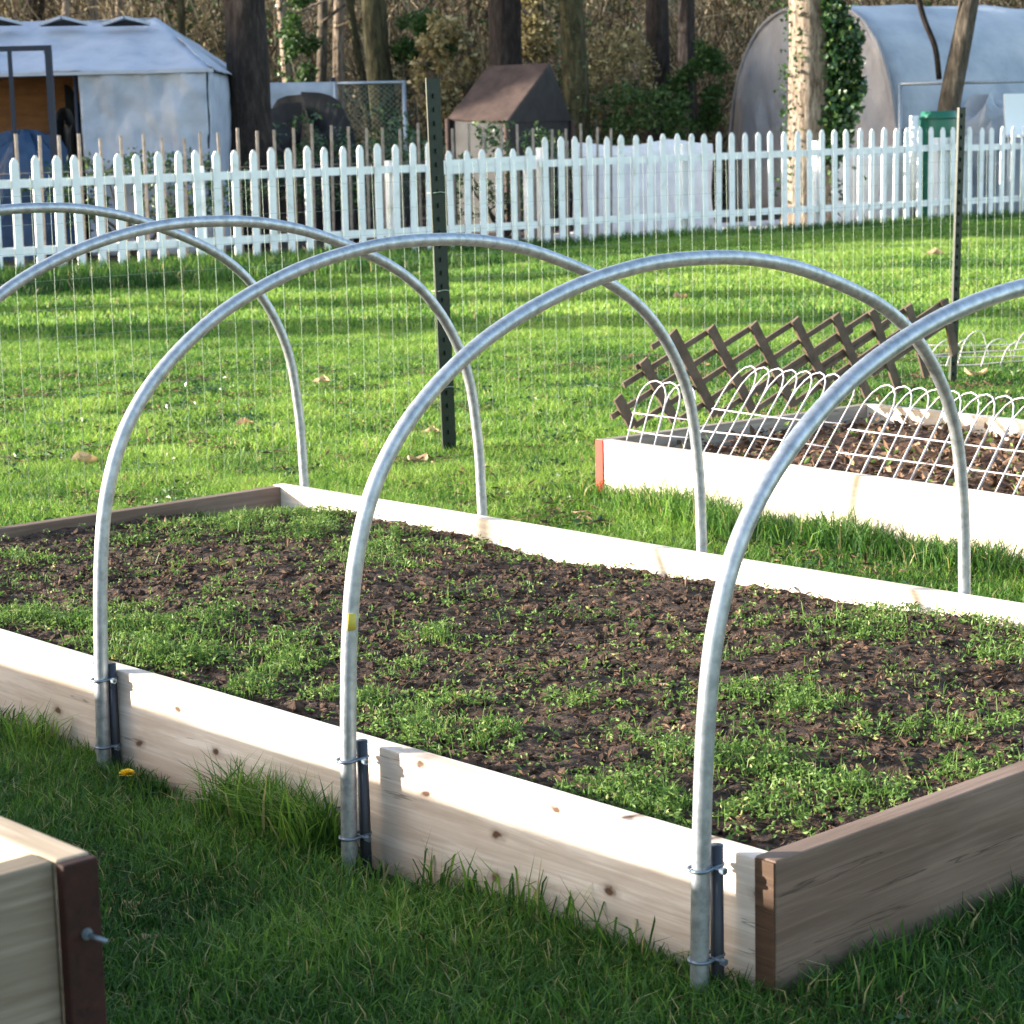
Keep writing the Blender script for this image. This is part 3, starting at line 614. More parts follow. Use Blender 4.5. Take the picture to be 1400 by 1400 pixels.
# ================================================================== brown tarp shelter, middle
yb_ = 33.; a = AY(668, 90, yb_+.9); b1 = AY(752, 86, yb_+.4); c = AY(612, 162, yb_); d = AY(692, 168, yb_-.7); e = AY(782, 165, yb_+1.0)
bs = empty('canvas_shelter', (c.x, yb_, 0), 0, label='small brown canvas ridge shelter behind the picket gate', cat='shelter')
L_ = lambda p: (p.x-c.x, p.y-yb_, p.z)
back = Vector((e.x-.9, e.y+1.2, e.z))
poly('roof', m_btarp, [L_(c), L_(d), L_(b1), L_(a)], [(0, 1, 2, 3)], bs, .03)
poly('roof_back', m_btarp, [L_(b1), L_(e), L_(back), L_(a)], [(0, 1, 2, 3)], bs, .03)
poly('dark_opening', m_black, [L_(d), L_(e), L_(b1)], [(0, 1, 2)], bs, .02)  # black sheet painted in for the dark gable opening
for q_, nm in ((c, 'post'), (d, 'post'), (e, 'post')):
    x_, y_, z_ = L_(q_); MB().tube([(x_, y_, 0), (x_, y_, z_)], .04, 6).build('post', m_btarp, bs)
poly('dark_under_side', m_black, [(L_(c)[0], L_(c)[1]+.05, 0), (L_(d)[0], L_(d)[1]+.05, 0), (L_(d)[0], L_(d)[1]+.05, L_(d)[2]), (L_(c)[0], L_(c)[1]+.05, L_(c)[2])], [(0, 1, 2, 3)], bs, .02)  # black sheet stands in for the darkness below the roof edge
poly('dark_under_end', m_black, [(L_(d)[0], L_(d)[1]+.05, 0), (L_(e)[0], L_(e)[1]+.05, 0), (L_(e)[0], L_(e)[1]+.05, L_(e)[2]), (L_(d)[0], L_(d)[1]+.05, L_(d)[2])], [(0, 1, 2, 3)], bs, .02)  # black sheet for the darkness below the gable

# blue-white sheet wall with dark mound, chain link panel
y_ = 37.; a = AY(368, 112, y_); b1 = AY(455, 112, y_)
sw = empty('sheet_screen', (a.x, y_, 0), 0, label='pale blue sheet stretched on a low frame right of the dark tree trunk', cat='screen')
sheet('sheet', m_tarp3, (-.9, 0, .2), (b1.x-a.x, 0, .2), (b1.x-a.x, 0, b1.z), (-.9, 0, a.z), 16, 12, .05, 2, sw, 1)
for x in (-.9, b1.x-a.x): MB().tube([(x, .03, 0), (x, .03, a.z+.05)], .04, 6).build('post', m_frame, sw)
p = AY(405, 160, 35.5); heap('brush_pile', 'dark brush heap in front of the pale blue sheet', 'brush pile', (p.x+.1, 35.4, 0), 1.0, .6, 1.62, m_black, 8, .5)
p0 = AY(458, 112, 36.3); p1 = AY(552, 112, 36.3)
ch = empty('chain_link_panel', (p0.x, 36.3, 0), 0, label='grey chain-link panel with pipe frame beside the pale blue sheet', cat='fence panel')
w_ = p1.x-p0.x; hz = p0.z
b = MB(); b.tube([(0, 0, 0), (0, 0, hz)], .035, 8); b.tube([(w_, 0, 0), (w_, 0, hz)], .035, 8); b.tube([(0, 0, hz-.03), (w_, 0, hz-.03)], .03, 8); b.tube([(0, 0, .1), (w_, 0, .1)], .025, 8); b.build('frame', m_galv, ch)
b = MB(); s = -hz
while s < w_:
    for sg in (1, -1):
        x0_, z0_, x1_, z1_ = s, .1, s+hz, .1+hz
        if sg < 0: x0_, x1_ = s+hz, s
        # clip to 0..w_
        pts = []
        for t in (0, 1): pts.append((x0_+(x1_-x0_)*t, z0_+(z1_-z0_)*t))
        def clip(p, q, xx):
            t = (xx-p[0])/(q[0]-p[0]); return (xx, p[1]+(q[1]-p[1])*t)
        P_, Q_ = pts
        if P_[0] > Q_[0]: P_, Q_ = Q_, P_
        if Q_[0] < 0 or P_[0] > w_: continue
        if P_[0] < 0: P_ = clip(P_, Q_, 0)
        if Q_[0] > w_: Q_ = clip(P_, Q_, w_)
        b.tube([(P_[0], 0, min(P_[1], hz)), (Q_[0], 0, min(Q_[1], hz))], .003, 3)
    s += .09
b.build('mesh', m_wire, ch)

# ================================================================== trees
def wander(a, b, n=14, amp=.12, seed=0):
    a = Vector(a); b = Vector(b); out = []
    for i in range(n+1):
        t = i/n; p = a.lerp(b, t); k = math.sin(math.pi*t)*amp+amp*.15
        out.append(p+Vector((noise.noise(Vector((t*2.2, seed, 0))), noise.noise(Vector((t*2.2, seed, 9))), 0))*k)
    out[0] = a; return out
def trunkmesh(pts, r0, r1, n=20, lump=.10, flare=.35, seed=0):
    b = MB(); N = len(pts); fine = smooth_pts(pts, 4); N = len(fine); vs = []
    for i, p in enumerate(fine):
        t = i/(N-1); r_ = r0+(r1-r0)*t+r0*flare*math.exp(-t*(N/4)*.9)
        for k in range(n):
            th = 2*math.pi*k/n
            rr = r_*(1+lump*noise.fractal(Vector((math.cos(th)*1.6+seed, math.sin(th)*1.6, p.z*.8)), .8, 2, 3)+.05*math.sin(5*th+seed))
            vs.append((p.x+math.cos(th)*rr, p.y+math.sin(th)*rr, p.z))
    fs = [(i*n+k, i*n+(k+1) % n, (i+1)*n+(k+1) % n, (i+1)*n+k) for i in range(N-1) for k in range(n)]+[tuple((N-1)*n+k for k in range(n))]
    b.add(vs, fs, True); return b
def tree(label, base_px, base_Y, top_px, wid_px, m, ht=7., limbs=6, seed=0, ivy=None, low=2.6, cat='tree', group='tree trunks standing behind the picket fence'):
    """trunk whose foot is in column base_px and which crosses the top of the picture in column top_px"""
    bp = AY(base_px, 200, base_Y); tp = AY(top_px, 0, base_Y); tp_z = tp.z
    root = empty('tree', (bp.x, base_Y, 0), 0, label=label, cat=cat, group=group)
    dx = (tp.x-bp.x)/tp_z; r_ = wid_px/FPX*base_Y/2
    a = (0, 0, -.1); b = (dx*ht, random.uniform(-.3, .3), ht)
    pts = wander(a, b, 10, .10, seed)
    trunkmesh(pts, r_*1.05, r_*.62, seed=seed).build('trunk', m, root)
    rs = random.Random(seed*7+1)
    for k in range(limbs):
        z = low+ (ht-low)*(k+.5)/limbs*.98 + rs.uniform(-.2, .2); t = z/ht; p = Vector((dx*z, 0, z)); an = rs.uniform(0, 2*math.pi); ln = rs.uniform(1.2, 2.6)
        e = p+Vector((math.cos(an)*ln, math.sin(an)*ln*.7, ln*rs.uniform(.3, .9)))
        lp = wander(p, e, 6, .25, seed+k*3.1); b = MB(); N = len(lp); b.tube(lp, [r_*.32*(1-.8*i/(N-1)) for i in range(N)], 7)
        for q in range(7):
            i_ = rs.randint(2, N-1); st = lp[i_]; en = st+Vector((rs.uniform(-.8, .8), rs.uniform(-.6, .6), rs.uniform(-.2, .9)))
            tw_ = wander(st, en, 4, .2, seed+q+k*5); b.tube(tw_, [r_*.08, r_*.07, r_*.05, r_*.04, r_*.02], 4)
        b.build('branch', m, root)
    if ivy: ivyon(root, r_, dx, *ivy)
    return root
def ivyon(root, r_, dx, n, z0, z1, size, lo=0., hi=2*math.pi, thick=.12, m=None):
    z = rng.uniform(z0, z1, n); th = rng.uniform(lo, hi, n); k = r_*1.02+np.abs(rng.normal(0, thick, n))*(1+.6*np.sin(z*4+th*2))
    P = np.stack([dx*z+np.cos(th)*k, np.sin(th)*k, z], 1)
    V, F, T = leaves(P, rng.uniform(size*.6, size*1.3, n), np.clip(rng.beta(2, 2.5, n), 0, 1), 0, .8)
    npmesh('ivy', V, F, m or m_ivy, T, parent=root)
tree('massive dark trunk right of the grey carport', 338, 29.5, 332, 62, m_bdark, 8, 5, 3, low=3.4)
tree('pale sunlit trunk with dark ivy down its right side', 1105, 32.2, 1103, 54, m_bpale, 9, 5, 5, ivy=(1500, .2, 6, .09, -1.1, .9, .12), low=5)
pt = D.objects['tree.001']
n = 11000; z = rng.uniform(.9, 6.5, n); u_ = rng.uniform(0, 1, n)**.8; env = .16+.34*np.exp(-((z-1.7)/1.3)**2)+.08*np.sin(z*3.1)+.05*np.sin(z*7.3); env = env*np.clip((z-.75)/.7, 0, 1)
P = np.stack([.16+u_*(env+.12), rng.normal(-.12, .14, n), z], 1); V, F, T = leaves(P, rng.uniform(.05, .12, n), np.clip(rng.beta(1.6, 2.6, n), 0, 1), 0, .8); npmesh('ivy_mass', V, F, m_ivy, T, parent=pt)
ivyon(pt, .30, 0.002, 500, .3, 6, .075, 2.6, 4.4, .07, m_green)
lt = tree('slim grey-brown tree leaning right, rising beside the green barrel', 1270, 33.4, 1322, 30, m_bmid, 8, 3, 8, low=4.5)
b = MB(); p = AY(1284, 108, 33.4); q = AY(1262, 22, 33.3); r3 = AY(1240, -60, 33.2)
lp = [Vector((p.x-lt.location.x, 0, p.z)), Vector(((p.x+q.x)/2-lt.location.x+.05, -.1, (p.z+q.z)/2)), Vector((q.x-lt.location.x, -.1, q.z)), Vector((r3.x-lt.location.x, -.2, r3.z))]
b.tube(smooth_pts(lp, 4), .045, 7); b.build('branch', m_bdark, lt)
b = MB(); p = AY(1305, 105, 33.4); q = AY(1322, 70, 33.3); r3 = AY(1325, 25, 33.2)
b.tube(smooth_pts([Vector((u_.x-lt.location.x, -.1, u_.z)) for u_ in (p, q, r3)], 4), .02, 6); b.build('branch', m_bmid, lt)
tree('straight dark trunk rising behind the brown canvas shelter', 692, 36.5, 690, 48, m_bdark, 9, 5, 11, low=5)
tree('mossy olive trunk just right of the brown canvas shelter', 790, 36.0, 778, 36, m_bmoss, 9, 6, 13, ivy=(500, .5, 5, .07), low=3)
tree('dark mossy trunk leaning left above the chain-link panel', 540, 38.5, 512, 36, m_bmoss, 9, 5, 17, low=4)
tree('thin dark stem left of the leaning mossy trunk', 528, 39.0, 478, 12, m_bmoss, 8, 4, 19, low=4)
tree('dark trunk left of the bluish one, mid right of the wood', 899, 38.0, 897, 34, m_bdark, 9, 5, 23, low=5)
tree('bluish dark trunk nearest the arched shelter', 938, 40.0, 938, 26, m_bdark, 9, 5, 27, low=4)
tree('ivy-covered slim trunk behind the pale blue sheet', 408, 39.5, 384, 15, m_bpale, 8, 4, 29, ivy=(500, 1, 6, .09), low=3)
tree('brown sunlit trunk behind the chain-link panel, left of the two', 440, 40, 440, 15, m_bmid, 8, 4, 31, low=3)
tree('tan sunlit trunk behind the chain-link panel, right of the two', 458, 40.6, 462, 17, m_bpale, 8, 4, 33, low=4)
for q, (px, w_, lb) in enumerate([(88, 12, 'left of three'), (126, 14, 'middle of three'), (160, 10, 'right of three')]):
    tree('pale thin trunk above the carport ridge, '+lb, px, 41+q, px+2, w_, m_bpale, 9, 4, 40+q, low=4)
tree('thin mossy trunk between the carport and the massive dark trunk', 262, 41, 246, 12, m_bmoss, 8, 5, 45, low=2.5)
tree('dark trunk above the left end of the carport', 40, 42, 48, 30, m_bdark, 9, 5, 46, low=4)
tree('slim dark tree above the right half of the arched shelter', 1375, 46, 1378, 16, m_bdark, 10, 6, 47, low=4)
tree('olive stem between the dark straight trunk and the mossy one', 742, 41, 735, 14, m_bmoss, 9, 6, 48, low=3)
tree('thin brown stem left of the dark straight trunk', 636, 42, 640, 12, m_bmid, 9, 6, 49, low=3)
# bare trees left of the view whose shadows fall across the lawn
def sidetree(x, y, r_, ht, seed, label):
    root = empty('bare_tree', (x, y, 0), 0, label=label, cat='tree', group='bare trees left of the lawn')
    trunkmesh(wander((0, 0, -.1), (random.uniform(-.4, .4), random.uniform(-.3, .3), ht), 8, .15, seed), r_, r_*.4, 14, seed=seed).build('trunk', m_bmid, root)
    b = MB(); rs = random.Random(seed)
    for k in range(10):
        z = ht*(.3+.065*k); an = rs.uniform(0, 6.28); ln = rs.uniform(.8, 1.8); e = Vector((math.cos(an)*ln, math.sin(an)*ln*.35, z+ln*.5))
        lp = wander((0, 0, z), e, 5, .2, seed+k); b.tube(lp, [r_*.35*(1-.17*i) for i in range(6)], 6)
        for q in range(8):
            st = lp[rs.randint(1, 5)]; en = st+Vector((rs.uniform(-.7, .7), rs.uniform(-.3, .3), rs.uniform(0, .9))); b.tube([st, (st+en)/2+Vector((.03, .02, .05)), en], [.018, .013, .005], 4)
    b.build('crown', m_bmid, root)
for k, (x, y, r_, ht) in enumerate([(-13, 16.1, .26, 6.5), (-15, 21.6, .22, 6), (-19, 30.2, .5, 8), (-21, 31.2, .45, 8.5), (-17, 25.6, .16, 6), (-12.5, 18.6, .1, 5)]):
    sidetree(x, y, r_, ht, 60+k, 'bare tree outside the left edge whose shadow streaks the lawn')

def evergreen(x, y, rad, h, seed, lab):  # unseen evergreens added to throw shade on lawn, carport and arched shelter
    root = empty('added_shade_shrub', (x, y, 0), 0, label=lab, cat='shrub', group='evergreens added out of view to cast shade')
    n = int(1600*rad*h)+1500; q = rng.normal(size=(n, 3)); q /= np.linalg.norm(q, axis=1)[:, None]; P = q*(rng.uniform(.2, 1, n)**.5)[:, None]*np.array([rad, rad, h/2]); P[:, 2] += h/2
    V, F, T = leaves(P, rng.uniform(.08, .2, n), rng.uniform(0, .7, n), 0, .6); npmesh('foliage', V, F, m_green, T, parent=root)
    MB().tube([(0, 0, 0), (0, 0, h*.8)], [.06, .02], 6).build('stem', m_bmid, root)
for k, (x, y, rad, h) in enumerate([(-7.5, 15.6, .62, 3.1), (-8.4, 16.0, .5, 2.6), (-8.5, 20.9, .7, 2.4), (-9.2, 18.2, .35, 3.2), (-15.5, 28.2, 1.6, 6.5), (-17.5, 29.8, 1.6, 6.8), (-19, 27.2, 1.2, 6), (-15, 36.2, 1.7, 10), (-16.5, 37.9, 1.0, 10.5), (-16, 34.4, .9, 9)]):
    evergreen(x, y, rad, h, k, 'added evergreen out of view on the left, shading lawn and shelters')

# undergrowth thicket
def twigs(n, fx, name, m, ln=(.5, 1.6), rad=(.004, .012), parent=None, **k):
    P = fx(n); d = rng.normal(size=(n, 3)); d[:, 2] = np.abs(d[:, 2])*1.6+.3; d /= np.linalg.norm(d, axis=1)[:, None]
    L = rng.uniform(*ln, n)[:, None]; r_ = rng.uniform(*rad, n)[:, None]; bend = rng.normal(0, .22, (n, 3))*L
    q = np.cross(d, rng.normal(size=(n, 3))); q /= np.linalg.norm(q, axis=1)[:, None]; q2 = np.cross(d, q)
    rows = []
    for t, f_ in ((0, 1), (.5, .7), (1, .25)):
        c = P+d*L*t+bend*t*t
        for a_ in (0, 2.1, 4.2): rows.append(c+(q*math.cos(a_)+q2*math.sin(a_))*r_*f_)
    V = np.stack(rows, 1).reshape(-1, 3); i = np.arange(n)[:, None]*9; F = []
    for s_ in (0, 3):
        for a_ in range(3): F.append(np.concatenate([i+s_+a_, i+s_+(a_+1) % 3, i+s_+3+(a_+1) % 3, i+s_+3+a_], 1))
    return npmesh(name, V, F, m, np.repeat(np.clip(rng.beta(1.6, 1.8, n), 0, 1), 9), parent=parent, **k)
def thick(n):
    x = rng.uniform(-11.5, 17, n); y = 41+9*rng.uniform(0, 1, n)**1.3; z = rng.uniform(0, 1, n)**1.0*4.6; z += (1-np.exp(-(np.maximum(y, 47)-47)/14))*11
    kk = fnoise(x, z*1.4+y*.3, .7, 3) > -.12
    return np.stack([x, y, z], 1)[kk] if False else np.stack([x+np.where(kk, 0, rng.normal(0, 1.2, n)), y, z], 1)
twigs(21000, thick, 'undergrowth', m_twig, (.5, 1.7), (.005, .02), kind='stuff', label='tangle of dry twigs and stems filling the wood behind everything', cat='undergrowth')
P = thick(36000); P = P[fnoise(P[:, 0], P[:, 2]*1.2+P[:, 1]*.4, .9, 12) > .05]
V, F, T = leaves(P, rng.uniform(.05, .16, len(P)), np.clip(rng.beta(1.5, 2, len(P)), 0, 1), 0, .6); npmesh('woodland_leaves', V, F, m_green, T, kind='stuff', label='dark green leaves scattered through the wood', cat='foliage')
P = thick(40000); P = P[fnoise(P[:, 0], P[:, 2]*1.2+P[:, 1]*.4, .8, 22) > .02]
V, F, T = leaves(P, rng.uniform(.05, .15, len(P)), np.clip(rng.beta(1.8, 1.8, len(P)), 0, 1), 0, .45); npmesh('dry_leaves', V, F, m_ochre, T, kind='stuff', label='pale dry leaves and seed heads hanging through the wood', cat='foliage')
def shrub(label, px, py, Y, rad, hgt, m, n, size, cat='shrub'):
    c = AY(px, py, Y); root = empty('shrub', (c.x, Y, 0), 0, label=label, cat=cat)
    q = rng.normal(size=(n, 3)); q /= np.linalg.norm(q, axis=1)[:, None]; rr = rng.uniform(.35, 1, n)**.6
    P = q*rr[:, None]*np.array([rad, rad*.8, hgt]); cl_ = fnoise(P[:, 0]*2+px, P[:, 2]*2, 1.6, px*.01); P = P[cl_ > -.12]; P[:, 2] += c.z; P = P[P[:, 2] > .03]
    V, F, T = leaves(P, rng.uniform(size*.6, size*1.4, len(P)), np.clip(rng.beta(2, 2.2, len(P)), 0, 1), 0, .5); npmesh('foliage', V, F, m, T, parent=root)
    b = MB()
    for k in range(7):
        e = Vector((random.uniform(-rad*.7, rad*.7), random.uniform(-rad*.4, rad*.4), c.z+random.uniform(-.3, hgt*.6))); b.tube(wander((0, 0, 0), e, 5, .15, k+px), [.03, .026, .022, .016, .01, .005], 5)
    b.build('stems', m_bmid, root)
shrub('dark green holly-like shrub above and left of the thick green post', 580, 55, 38.5, .62, .5, m_green, 3600, .10)
shrub('pale ochre shrub of hanging dry leaves left of the brown canvas shelter', 610, 95, 37.5, .62, .95, m_ochre, 3600, .12)
shrub('yellowish dry shrub between the straight dark trunk and the mossy trunk', 735, 40, 39, .42, .8, m_ochre, 2400, .10)
shrub('brown dry brush right of the brown canvas shelter', 840, 110, 37, .75, 1.0, m_ochre, 3000, .09)
shrub('glossy dark green shrub left of the arched shelter', 958, 120, 37.5, .55, .8, m_green, 3600, .10)
shrub('bright green ivy shrub behind the pale blue sheet', 412, 55, 38.8, .32, 1.0, m_green, 2000, .11)
shrub('olive green brush behind the picket fence between gate and arched shelter', 880, 165, 36, .9, .7, m_green, 2600, .09)
shrub('low dark bramble behind the lath fence under the massive trunk', 480, 215, 30.0, 1.3, .75, m_ivy, 3000, .08)
shrub('low bramble behind the picket gate', 690, 235, 31.0, 1.1, .75, m_ivy, 2600, .08)
shrub('low dark bramble behind the left pickets below the carport', 190, 260, 26.3, 1.6, .5, m_ivy, 2600, .08)

# green barrel, pale heap, chair, chain frame at right
p = AY(1276, 165, 33.0)
gb_ = empty('barrel', (p.x, 32.6, 0), 0, label='translucent green barrel at the foot of the leaning tree behind the fence', cat='barrel')
prof = [(.25, 0), (.27, .1), (.28, .5), (.29, .9), (.285, 1.3), (.275, AY(1276, 158, 32.6).z-.04), (.255, AY(1276, 152, 32.6).z)]
b = MB(); n = 24; vs = [(math.cos(k*2*math.pi/n)*r_, math.sin(k*2*math.pi/n)*r_, z_) for r_, z_ in prof for k in range(n)]
fs = [(i*n+k, i*n+(k+1) % n, (i+1)*n+(k+1) % n, (i+1)*n+k) for i in range(len(prof)-1) for k in range(n)]; fs.append(tuple((len(prof)-1)*n+k for k in range(n)))
b.add(vs, fs, True); b.build('drum', m_gbin, gb_)
MB().tube([(math.cos(k*2*math.pi/n)*.288, math.sin(k*2*math.pi/n)*.288, prof[5][1]) for k in range(n+1)], .015, 6).build('rim', m_gbin, gb_)
p = AY(1250, 172, 32.6); gl = MB(); gl.tube([(0, 0, .3), (0, 0, AY(1252, 158, 32.6).z)], [.09, .07], 12); o = gl.build('highlight_shape', m_wplas, None, loc=(p.x-.02, 32.5, 0)); tag(o, 'white form standing in for the highlight on the green barrel', 'highlight_shape')  # highlight on the barrel modelled as an added white shape
p = AY(1362, 160, 34.2); heap('sheet_heap', 'low heap under a pale blue-white sheet at the right edge behind the fence', 'covered heap', (p.x, 34.4, 0), .62, .5, AY(1362, 145, 34.2).z, m_tarp3, 3, .2)
p = AY(1378, 150, 33.6); wc = empty('white_chair', (p.x+.12, 33.5, 0), .4, label='white plastic chair leaning at the far right behind the fence', cat='chair')
zc = AY(1385, 128, 33.6).z; 
b = MB(); b.add([(-.2, 0, zc-.62), (.2, 0, zc-.62), (.24, .14, zc), (-.14, .14, zc)], [(0, 1, 2, 3)]); o = b.build('backrest', m_wplas, wc); md = o.modifiers.new('t', 'SOLIDIFY'); md.thickness = .03
MB().box(-.21, .21, -.42, 0, zc-.66, zc-.62).build('seat', m_wplas, wc, .01)
for a_, b_ in ((-.18, -.38), (.18, -.38), (-.18, -.03), (.18, -.03)): MB().tube([(a_, b_, 0), (a_*.95, b_*.97, zc-.66)], .02, 6).build('leg', m_wplas, wc)
p = AY(1231, 115, 33.7); q = AY(1400, 118, 33.7); cf = empty('pipe_frame', (p.x, 33.7, 0), 0, label='thin grey pipe frame in front of the arched shelter side', cat='frame')
w_ = q.x-p.x+1.5
MB().tube([(0, 0, 0), (0, 0, p.z)], .03, 8).build('upright', m_galv, cf); MB().tube([(0, 0, p.z), (w_, 0, p.z)], .025, 8).build('top_bar', m_galv, cf); MB().tube([(w_, 0, 0), (w_, 0, p.z)], .03, 8).build('upright', m_galv, cf)

# ================================================================== grass
def inside(P, O, du, dv, L, Wd, m_=0.):
    q = P[:, :2]-np.array([O.x, O.y]); s = q@np.array([du.x, du.y]); t = q@np.array([dv.x, dv.y]); return (s > -m_) & (s < L+m_) & (t > -m_) & (t < Wd+m_)
def lawnpts(n, y0, y1, pad=.5, slope=.245):
    wmax = slope*y1+pad; x = rng.uniform(-wmax, wmax, n*2); y = rng.uniform(y0, y1, n*2); k = np.abs(x) < slope*y+pad
    P = np.stack([x, y, np.zeros(len(x))], 1)[k]
    k = inside(P, N0, U, W_, BL, BW) | inside(P, C0, U, -W_, 6.2, 1.28) | inside(P, A2, d2, n2, L2, W2)
    # keep to the lawn side of the picket fence
    q = (P[:, :2]-np.array([FA.x, FA.y]))@np.array([fn.x, fn.y]); return P[~k & (q < .25)]
parts = []
def addgrass(P, h0, h1, w0, w1, base_t=.42, var=.16):
    lo = fnoise(P[:, 0], P[:, 1], .55, 4); mid = fnoise(P[:, 0], P[:, 1], 2.6, 8); n = len(P)
    h = rng.uniform(h0, h1, n)*(1+.45*mid+.2*lo); t = np.clip(base_t+.34*lo+.34*mid+rng.normal(0, var, n), 0, .93)
    t = np.where(rng.uniform(0, 1, n) < .05+.10*np.clip(-mid-.15, 0, 1), 1., t)
    parts.append(blades(P, h, rng.uniform(w0, w1, n), rng.uniform(.15, 1.0, n), t))
P = lawnpts(130000, 2.9, 5.2, .4); kk = fnoise(P[:, 0], P[:, 1], 3.5, 31) > -.62
for (ex, ey), er in (((560, 1218), .10), ((500, 1195), .07), ((235, 1108), .09), ((195, 1290), .035), ((390, 1148), .05), ((60, 1046), .06)):
    ec = G(ex, ey); kk &= ((P[:, 0]-ec.x)**2+((P[:, 1]-ec.y))**2 > (er*(1+rng.normal(0, .25, len(P))))**2)
addgrass(P[kk], .028, .07, .0022, .0042, .27)
# broad-leaved weeds, clover and thatch low in the turf
def turfbits(n, y0, y1, seed, thr, size, lo, hi):
    P = lawnpts(n, y0, y1, .3); k = fnoise(P[:, 0], P[:, 1], 2.8, seed) > thr; P = P[k]; P = np.repeat(P, 4, 0)+rng.normal(0, .011, (len(P)*4, 3))
    P[:, 2] = rng.uniform(lo, hi, len(P)); return P, size
WEEDS = [turfbits(9000, 2.9, 6, 41, .26, (.008, .019), .012, .05), turfbits(9000, 6, 13, 43, .24, (.015, .035), .015, .05)]
THATCH = [turfbits(9000, 2.9, 6, 51, .1, (.01, .035), .004, .03), turfbits(9000, 6, 13, 53, .15, (.02, .05), .01, .045)]
P = lawnpts(150000, 5.2, 9); addgrass(P, .035, .065, .003, .0055, .56)
P = lawnpts(150000, 9, 15); addgrass(P, .035, .065, .005, .009, .62)
P = lawnpts(170000, 15, 34); addgrass(P, .035, .07, .008, .016, .66)
# longer tufts along the foot of the boards, posts and fence
def strip(n, fn_, h0, h1, w0=.003, w1=.006): addgrass(fn_(n), h0, h1, w0, w1, .34)
def along(s0, s1, w0, w1):
    def f(n):
        s = rng.uniform(s0, s1, n); w = w0+(w1-w0)*rng.beta(1.2, 2, n); return np.array([BP(a, b)[:] for a, b in zip(s, w)])
    return f
strip(2200, along(-.25, 3.6, -.012, -.16), .03, .06)
strip(900, along(1.02, 1.36, -.012, -.11), .08, .17)
strip(900, along(1.98, 2.75, -.012, -.14), .05, .12)
strip(120, along(.25, .8, -.012, -.05), .08, .14)
def rightof(n): return np.array([BP(-.015-abs(a), b)[:] for a, b in zip(rng.exponential(.06, n), rng.uniform(0, 1.8, n))])
strip(2600, rightof, .05, .10)
def backof(n): return np.array([BP(a, 1.78+abs(b))[:] for a, b in zip(rng.uniform(-.3, 3.4, n), rng.exponential(.07, n))])
strip(2200, backof, .05, .10)
def fbed2(n): return np.array([(A2+d2*a-n2*(abs(b)+.01))[:] for a, b in zip(rng.uniform(-.1, 3, n), rng.exponential(.05, n))])
strip(3500, fbed2, .05, .12)
def tuft2(n): 
    c = [(.55, .10), (1.35, .12), (1.75, .1), (.95, .2)]; k_ = rng.integers(0, 4, n)
    return np.array([(A2+d2*(c[k][0]+a)-n2*(c[k][1]+b))[:] for k, a, b in zip(k_, rng.normal(0, .14, n), rng.normal(0, .05, n))])
P = tuft2(2200); q = (P[:, :2]-np.array([A2.x, A2.y]))@np.array([n2.x, n2.y]); P = P[q < -.01]; addgrass(P, .08, .17, .003, .006, .33)
def ffoot(n): return np.array([fpt(a, -abs(b)+.1)[:] for a, b in zip(rng.uniform(-2.6, 20, n), rng.exponential(.22, n))])
strip(14000, ffoot, .06, .18, .008, .014)
def weedl(n): return np.array([fpt(a, -abs(b))[:] for a, b in zip(rng.uniform(-2.6, 4.5, n), rng.uniform(0, 3.2, n))])
strip(14000, weedl, .08, .22, .008, .016)
for (P, sz), nm, m_, fl, asp, lb in [(w, 'turf_weeds', m_ivy, .6, .55, 'broad green weed leaves in the turf') for w in WEEDS]+[(w, 'turf_thatch', m_chip, .75, .2, 'brown dead thatch in the turf') for w in THATCH]:
    V, F, T = leaves(P, rng.uniform(*sz, len(P)), np.clip(rng.normal(.4, .22, len(P)), 0, 1), fl, asp); npmesh(nm, V, F, m_, T, kind='stuff', label=lb+(' near the beds' if P[:, 1].mean() < 6 else ' farther out on the lawn'), cat='ground cover')
off = 0; VV, FF, TT = [], [], []
for v, f, t in parts:
    VV.append(v); FF += [x+off for x in f]; TT.append(t); off += len(v)
npmesh('lawn_grass', np.concatenate(VV), FF, m_grass, np.concatenate(TT), kind='stuff', label='green lawn grass around the beds and up to the picket fence', cat='grass')

# ================================================================== small things on the lawn
def leafthing(px, py, size, label, curl=.35, seed=0):
    c = G(px, py); rs = random.Random(seed); b = MB(); n = 7; vs = []; an = rs.uniform(0, 6.28)
    pr = [.05, .32, .5, .52, .44, .26, .02]
    for i in range(n):
        x = size*(i/(n-1)-.5)
        for j in (-1, -.5, 0, .5, 1):
            y = j*pr[i]*size*.9; z = .018+curl*size*(abs(j)**1.5*.5)+curl*size*.7*((i/(n-1)-.5)*2)**2+rs.uniform(-.1, .1)*size*.3
            vs.append((x*math.cos(an)-y*math.sin(an), x*math.sin(an)+y*math.cos(an), z))
    fs = [(i*5+j, i*5+j+1, i*5+j+6, i*5+j+5) for i in range(n-1) for j in range(4)]
    b.add(vs, fs, True); o = b.build('fallen_leaf', m_dead, None, loc=(c.x, c.y, 0), label=label, cat='leaf', group='brown leaves fallen on the lawn')
    a = o.data.attributes.new('tint', 'FLOAT', 'POINT'); tv = rs.uniform(.1, 1); a.data.foreach_set('value', [min(1, max(0, tv+rs.uniform(-.2, .2))) for _ in vs])
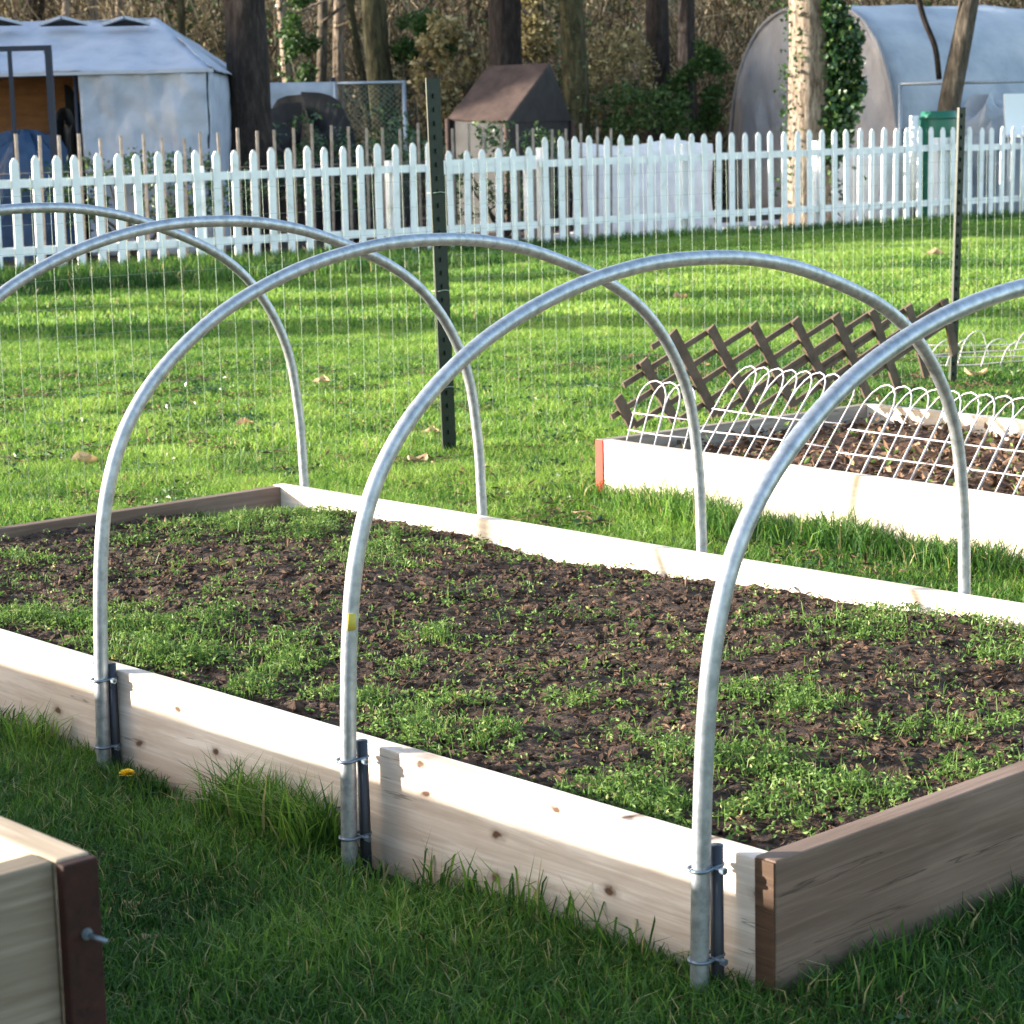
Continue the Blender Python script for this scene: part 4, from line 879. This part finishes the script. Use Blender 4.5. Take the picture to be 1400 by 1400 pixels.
for k, (px, py, sz, lb) in enumerate([(118, 642, .13, 'curled brown leaf on the sunny lawn behind the left end of the bed'), (572, 640, .10, 'pale tan leaf on the lawn left of the foot of the thick green post'),
        (547, 668, .06, 'small pale leaf just behind the back corner of the bed'), (440, 530, .11, 'brown leaf on the lawn between the farthest hoop and the green post'), (590, 600, .09, 'dark brown leaf touching the thick green post foot'),
        (700, 682, .08, 'tan leaf behind the far board, right of the fourth hoop'), (335, 588, .09, 'faint tan leaf on the lawn inside the farthest hoop'), (930, 412, .14, 'small tan leaf far out on the sunlit lawn'),
        (1278, 352, .2, 'tan leaf on the bright strip of lawn near the right fence'), (1334, 520, .12, 'yellowish leaf right of the thin green post'), (1125, 755, .07, 'brown leaf in the grass between the two beds'),
        (180, 1255, .034, 'dark brown leaf in the shaded grass beside the planter box'), (205, 1300, .03, 'tan scrap of leaf nearest the planter box in shaded grass'), (345, 668, .07, 'tan leaf just behind the far end board')]):
    leafthing(px, py, sz, lb, seed=k)
c = G(172, 1096); dl = empty('dandelion', (c.x, c.y, 0), 0, label='yellow dandelion in bloom at the foot of the near board', cat='flower')
b = MB(); b.tube([(0, 0, 0), (.004, -.002, .03), (.006, -.004, .058)], .0018, 6); b.build('stem', m_green, dl)
n = 90; a_ = rng.uniform(0, 6.28, n); el = rng.uniform(.05, 1.3, n); b = MB()
for t, e_ in zip(a_, el):
    dr = Vector((math.cos(t)*math.cos(e_), math.sin(t)*math.cos(e_), math.sin(e_)*.6)); q_ = Vector((-math.sin(t), math.cos(t), 0)); o_ = Vector((.006, -.004, .058)); r_ = .018
    b.add([o_-q_*.0008, o_+q_*.0008, o_+dr*r_+q_*.0016, o_+dr*r_-q_*.0016], [(0, 1, 2, 3)])
b.build('petals', m_petal, dl)
b = MB()
for t in range(9):
    th = t*.7; dr = Vector((math.cos(th), math.sin(th), .25)); q_ = Vector((-math.sin(th), math.cos(th), 0)); L = .07
    b.add([(0, 0, .01), dr*L*.5+q_*.010+Vector((0, 0, .01)), dr*L, dr*L*.5-q_*.010+Vector((0, 0, .01))], [(0, 1, 2, 3)])
o = b.build('leaves', m_ivy, dl); a = o.data.attributes.new('tint', 'FLOAT', 'POINT'); a.data.foreach_set('value', [.6]*len(o.data.vertices))
# loose white wire netting on the lawn at the right edge
nt = MB(); rs = random.Random(4); c = G(1375, 505)
for k in range(9):
    p0_ = Vector((-.45+.1*k, rs.uniform(-.1, .1), .02)); nt.tube(smooth_pts([p0_, p0_+Vector((.05, .02, .1+.05*rs.random())), p0_+Vector((.14, .05, .12+.08*rs.random())), p0_+Vector((.2, .1, .03))], 4), .003, 4)
for k in range(4):
    nt.tube(smooth_pts([(-.45+x*.25, .02*k+rs.uniform(-.04, .04), .03+.035*k+rs.uniform(-.015, .02)) for x in range(5)], 3), .003, 4)
o = nt.build('wire_netting', m_wirew, None, loc=(c.x, c.y, 0), label='loose white wire netting lying on the grass behind the right bed', cat='netting')
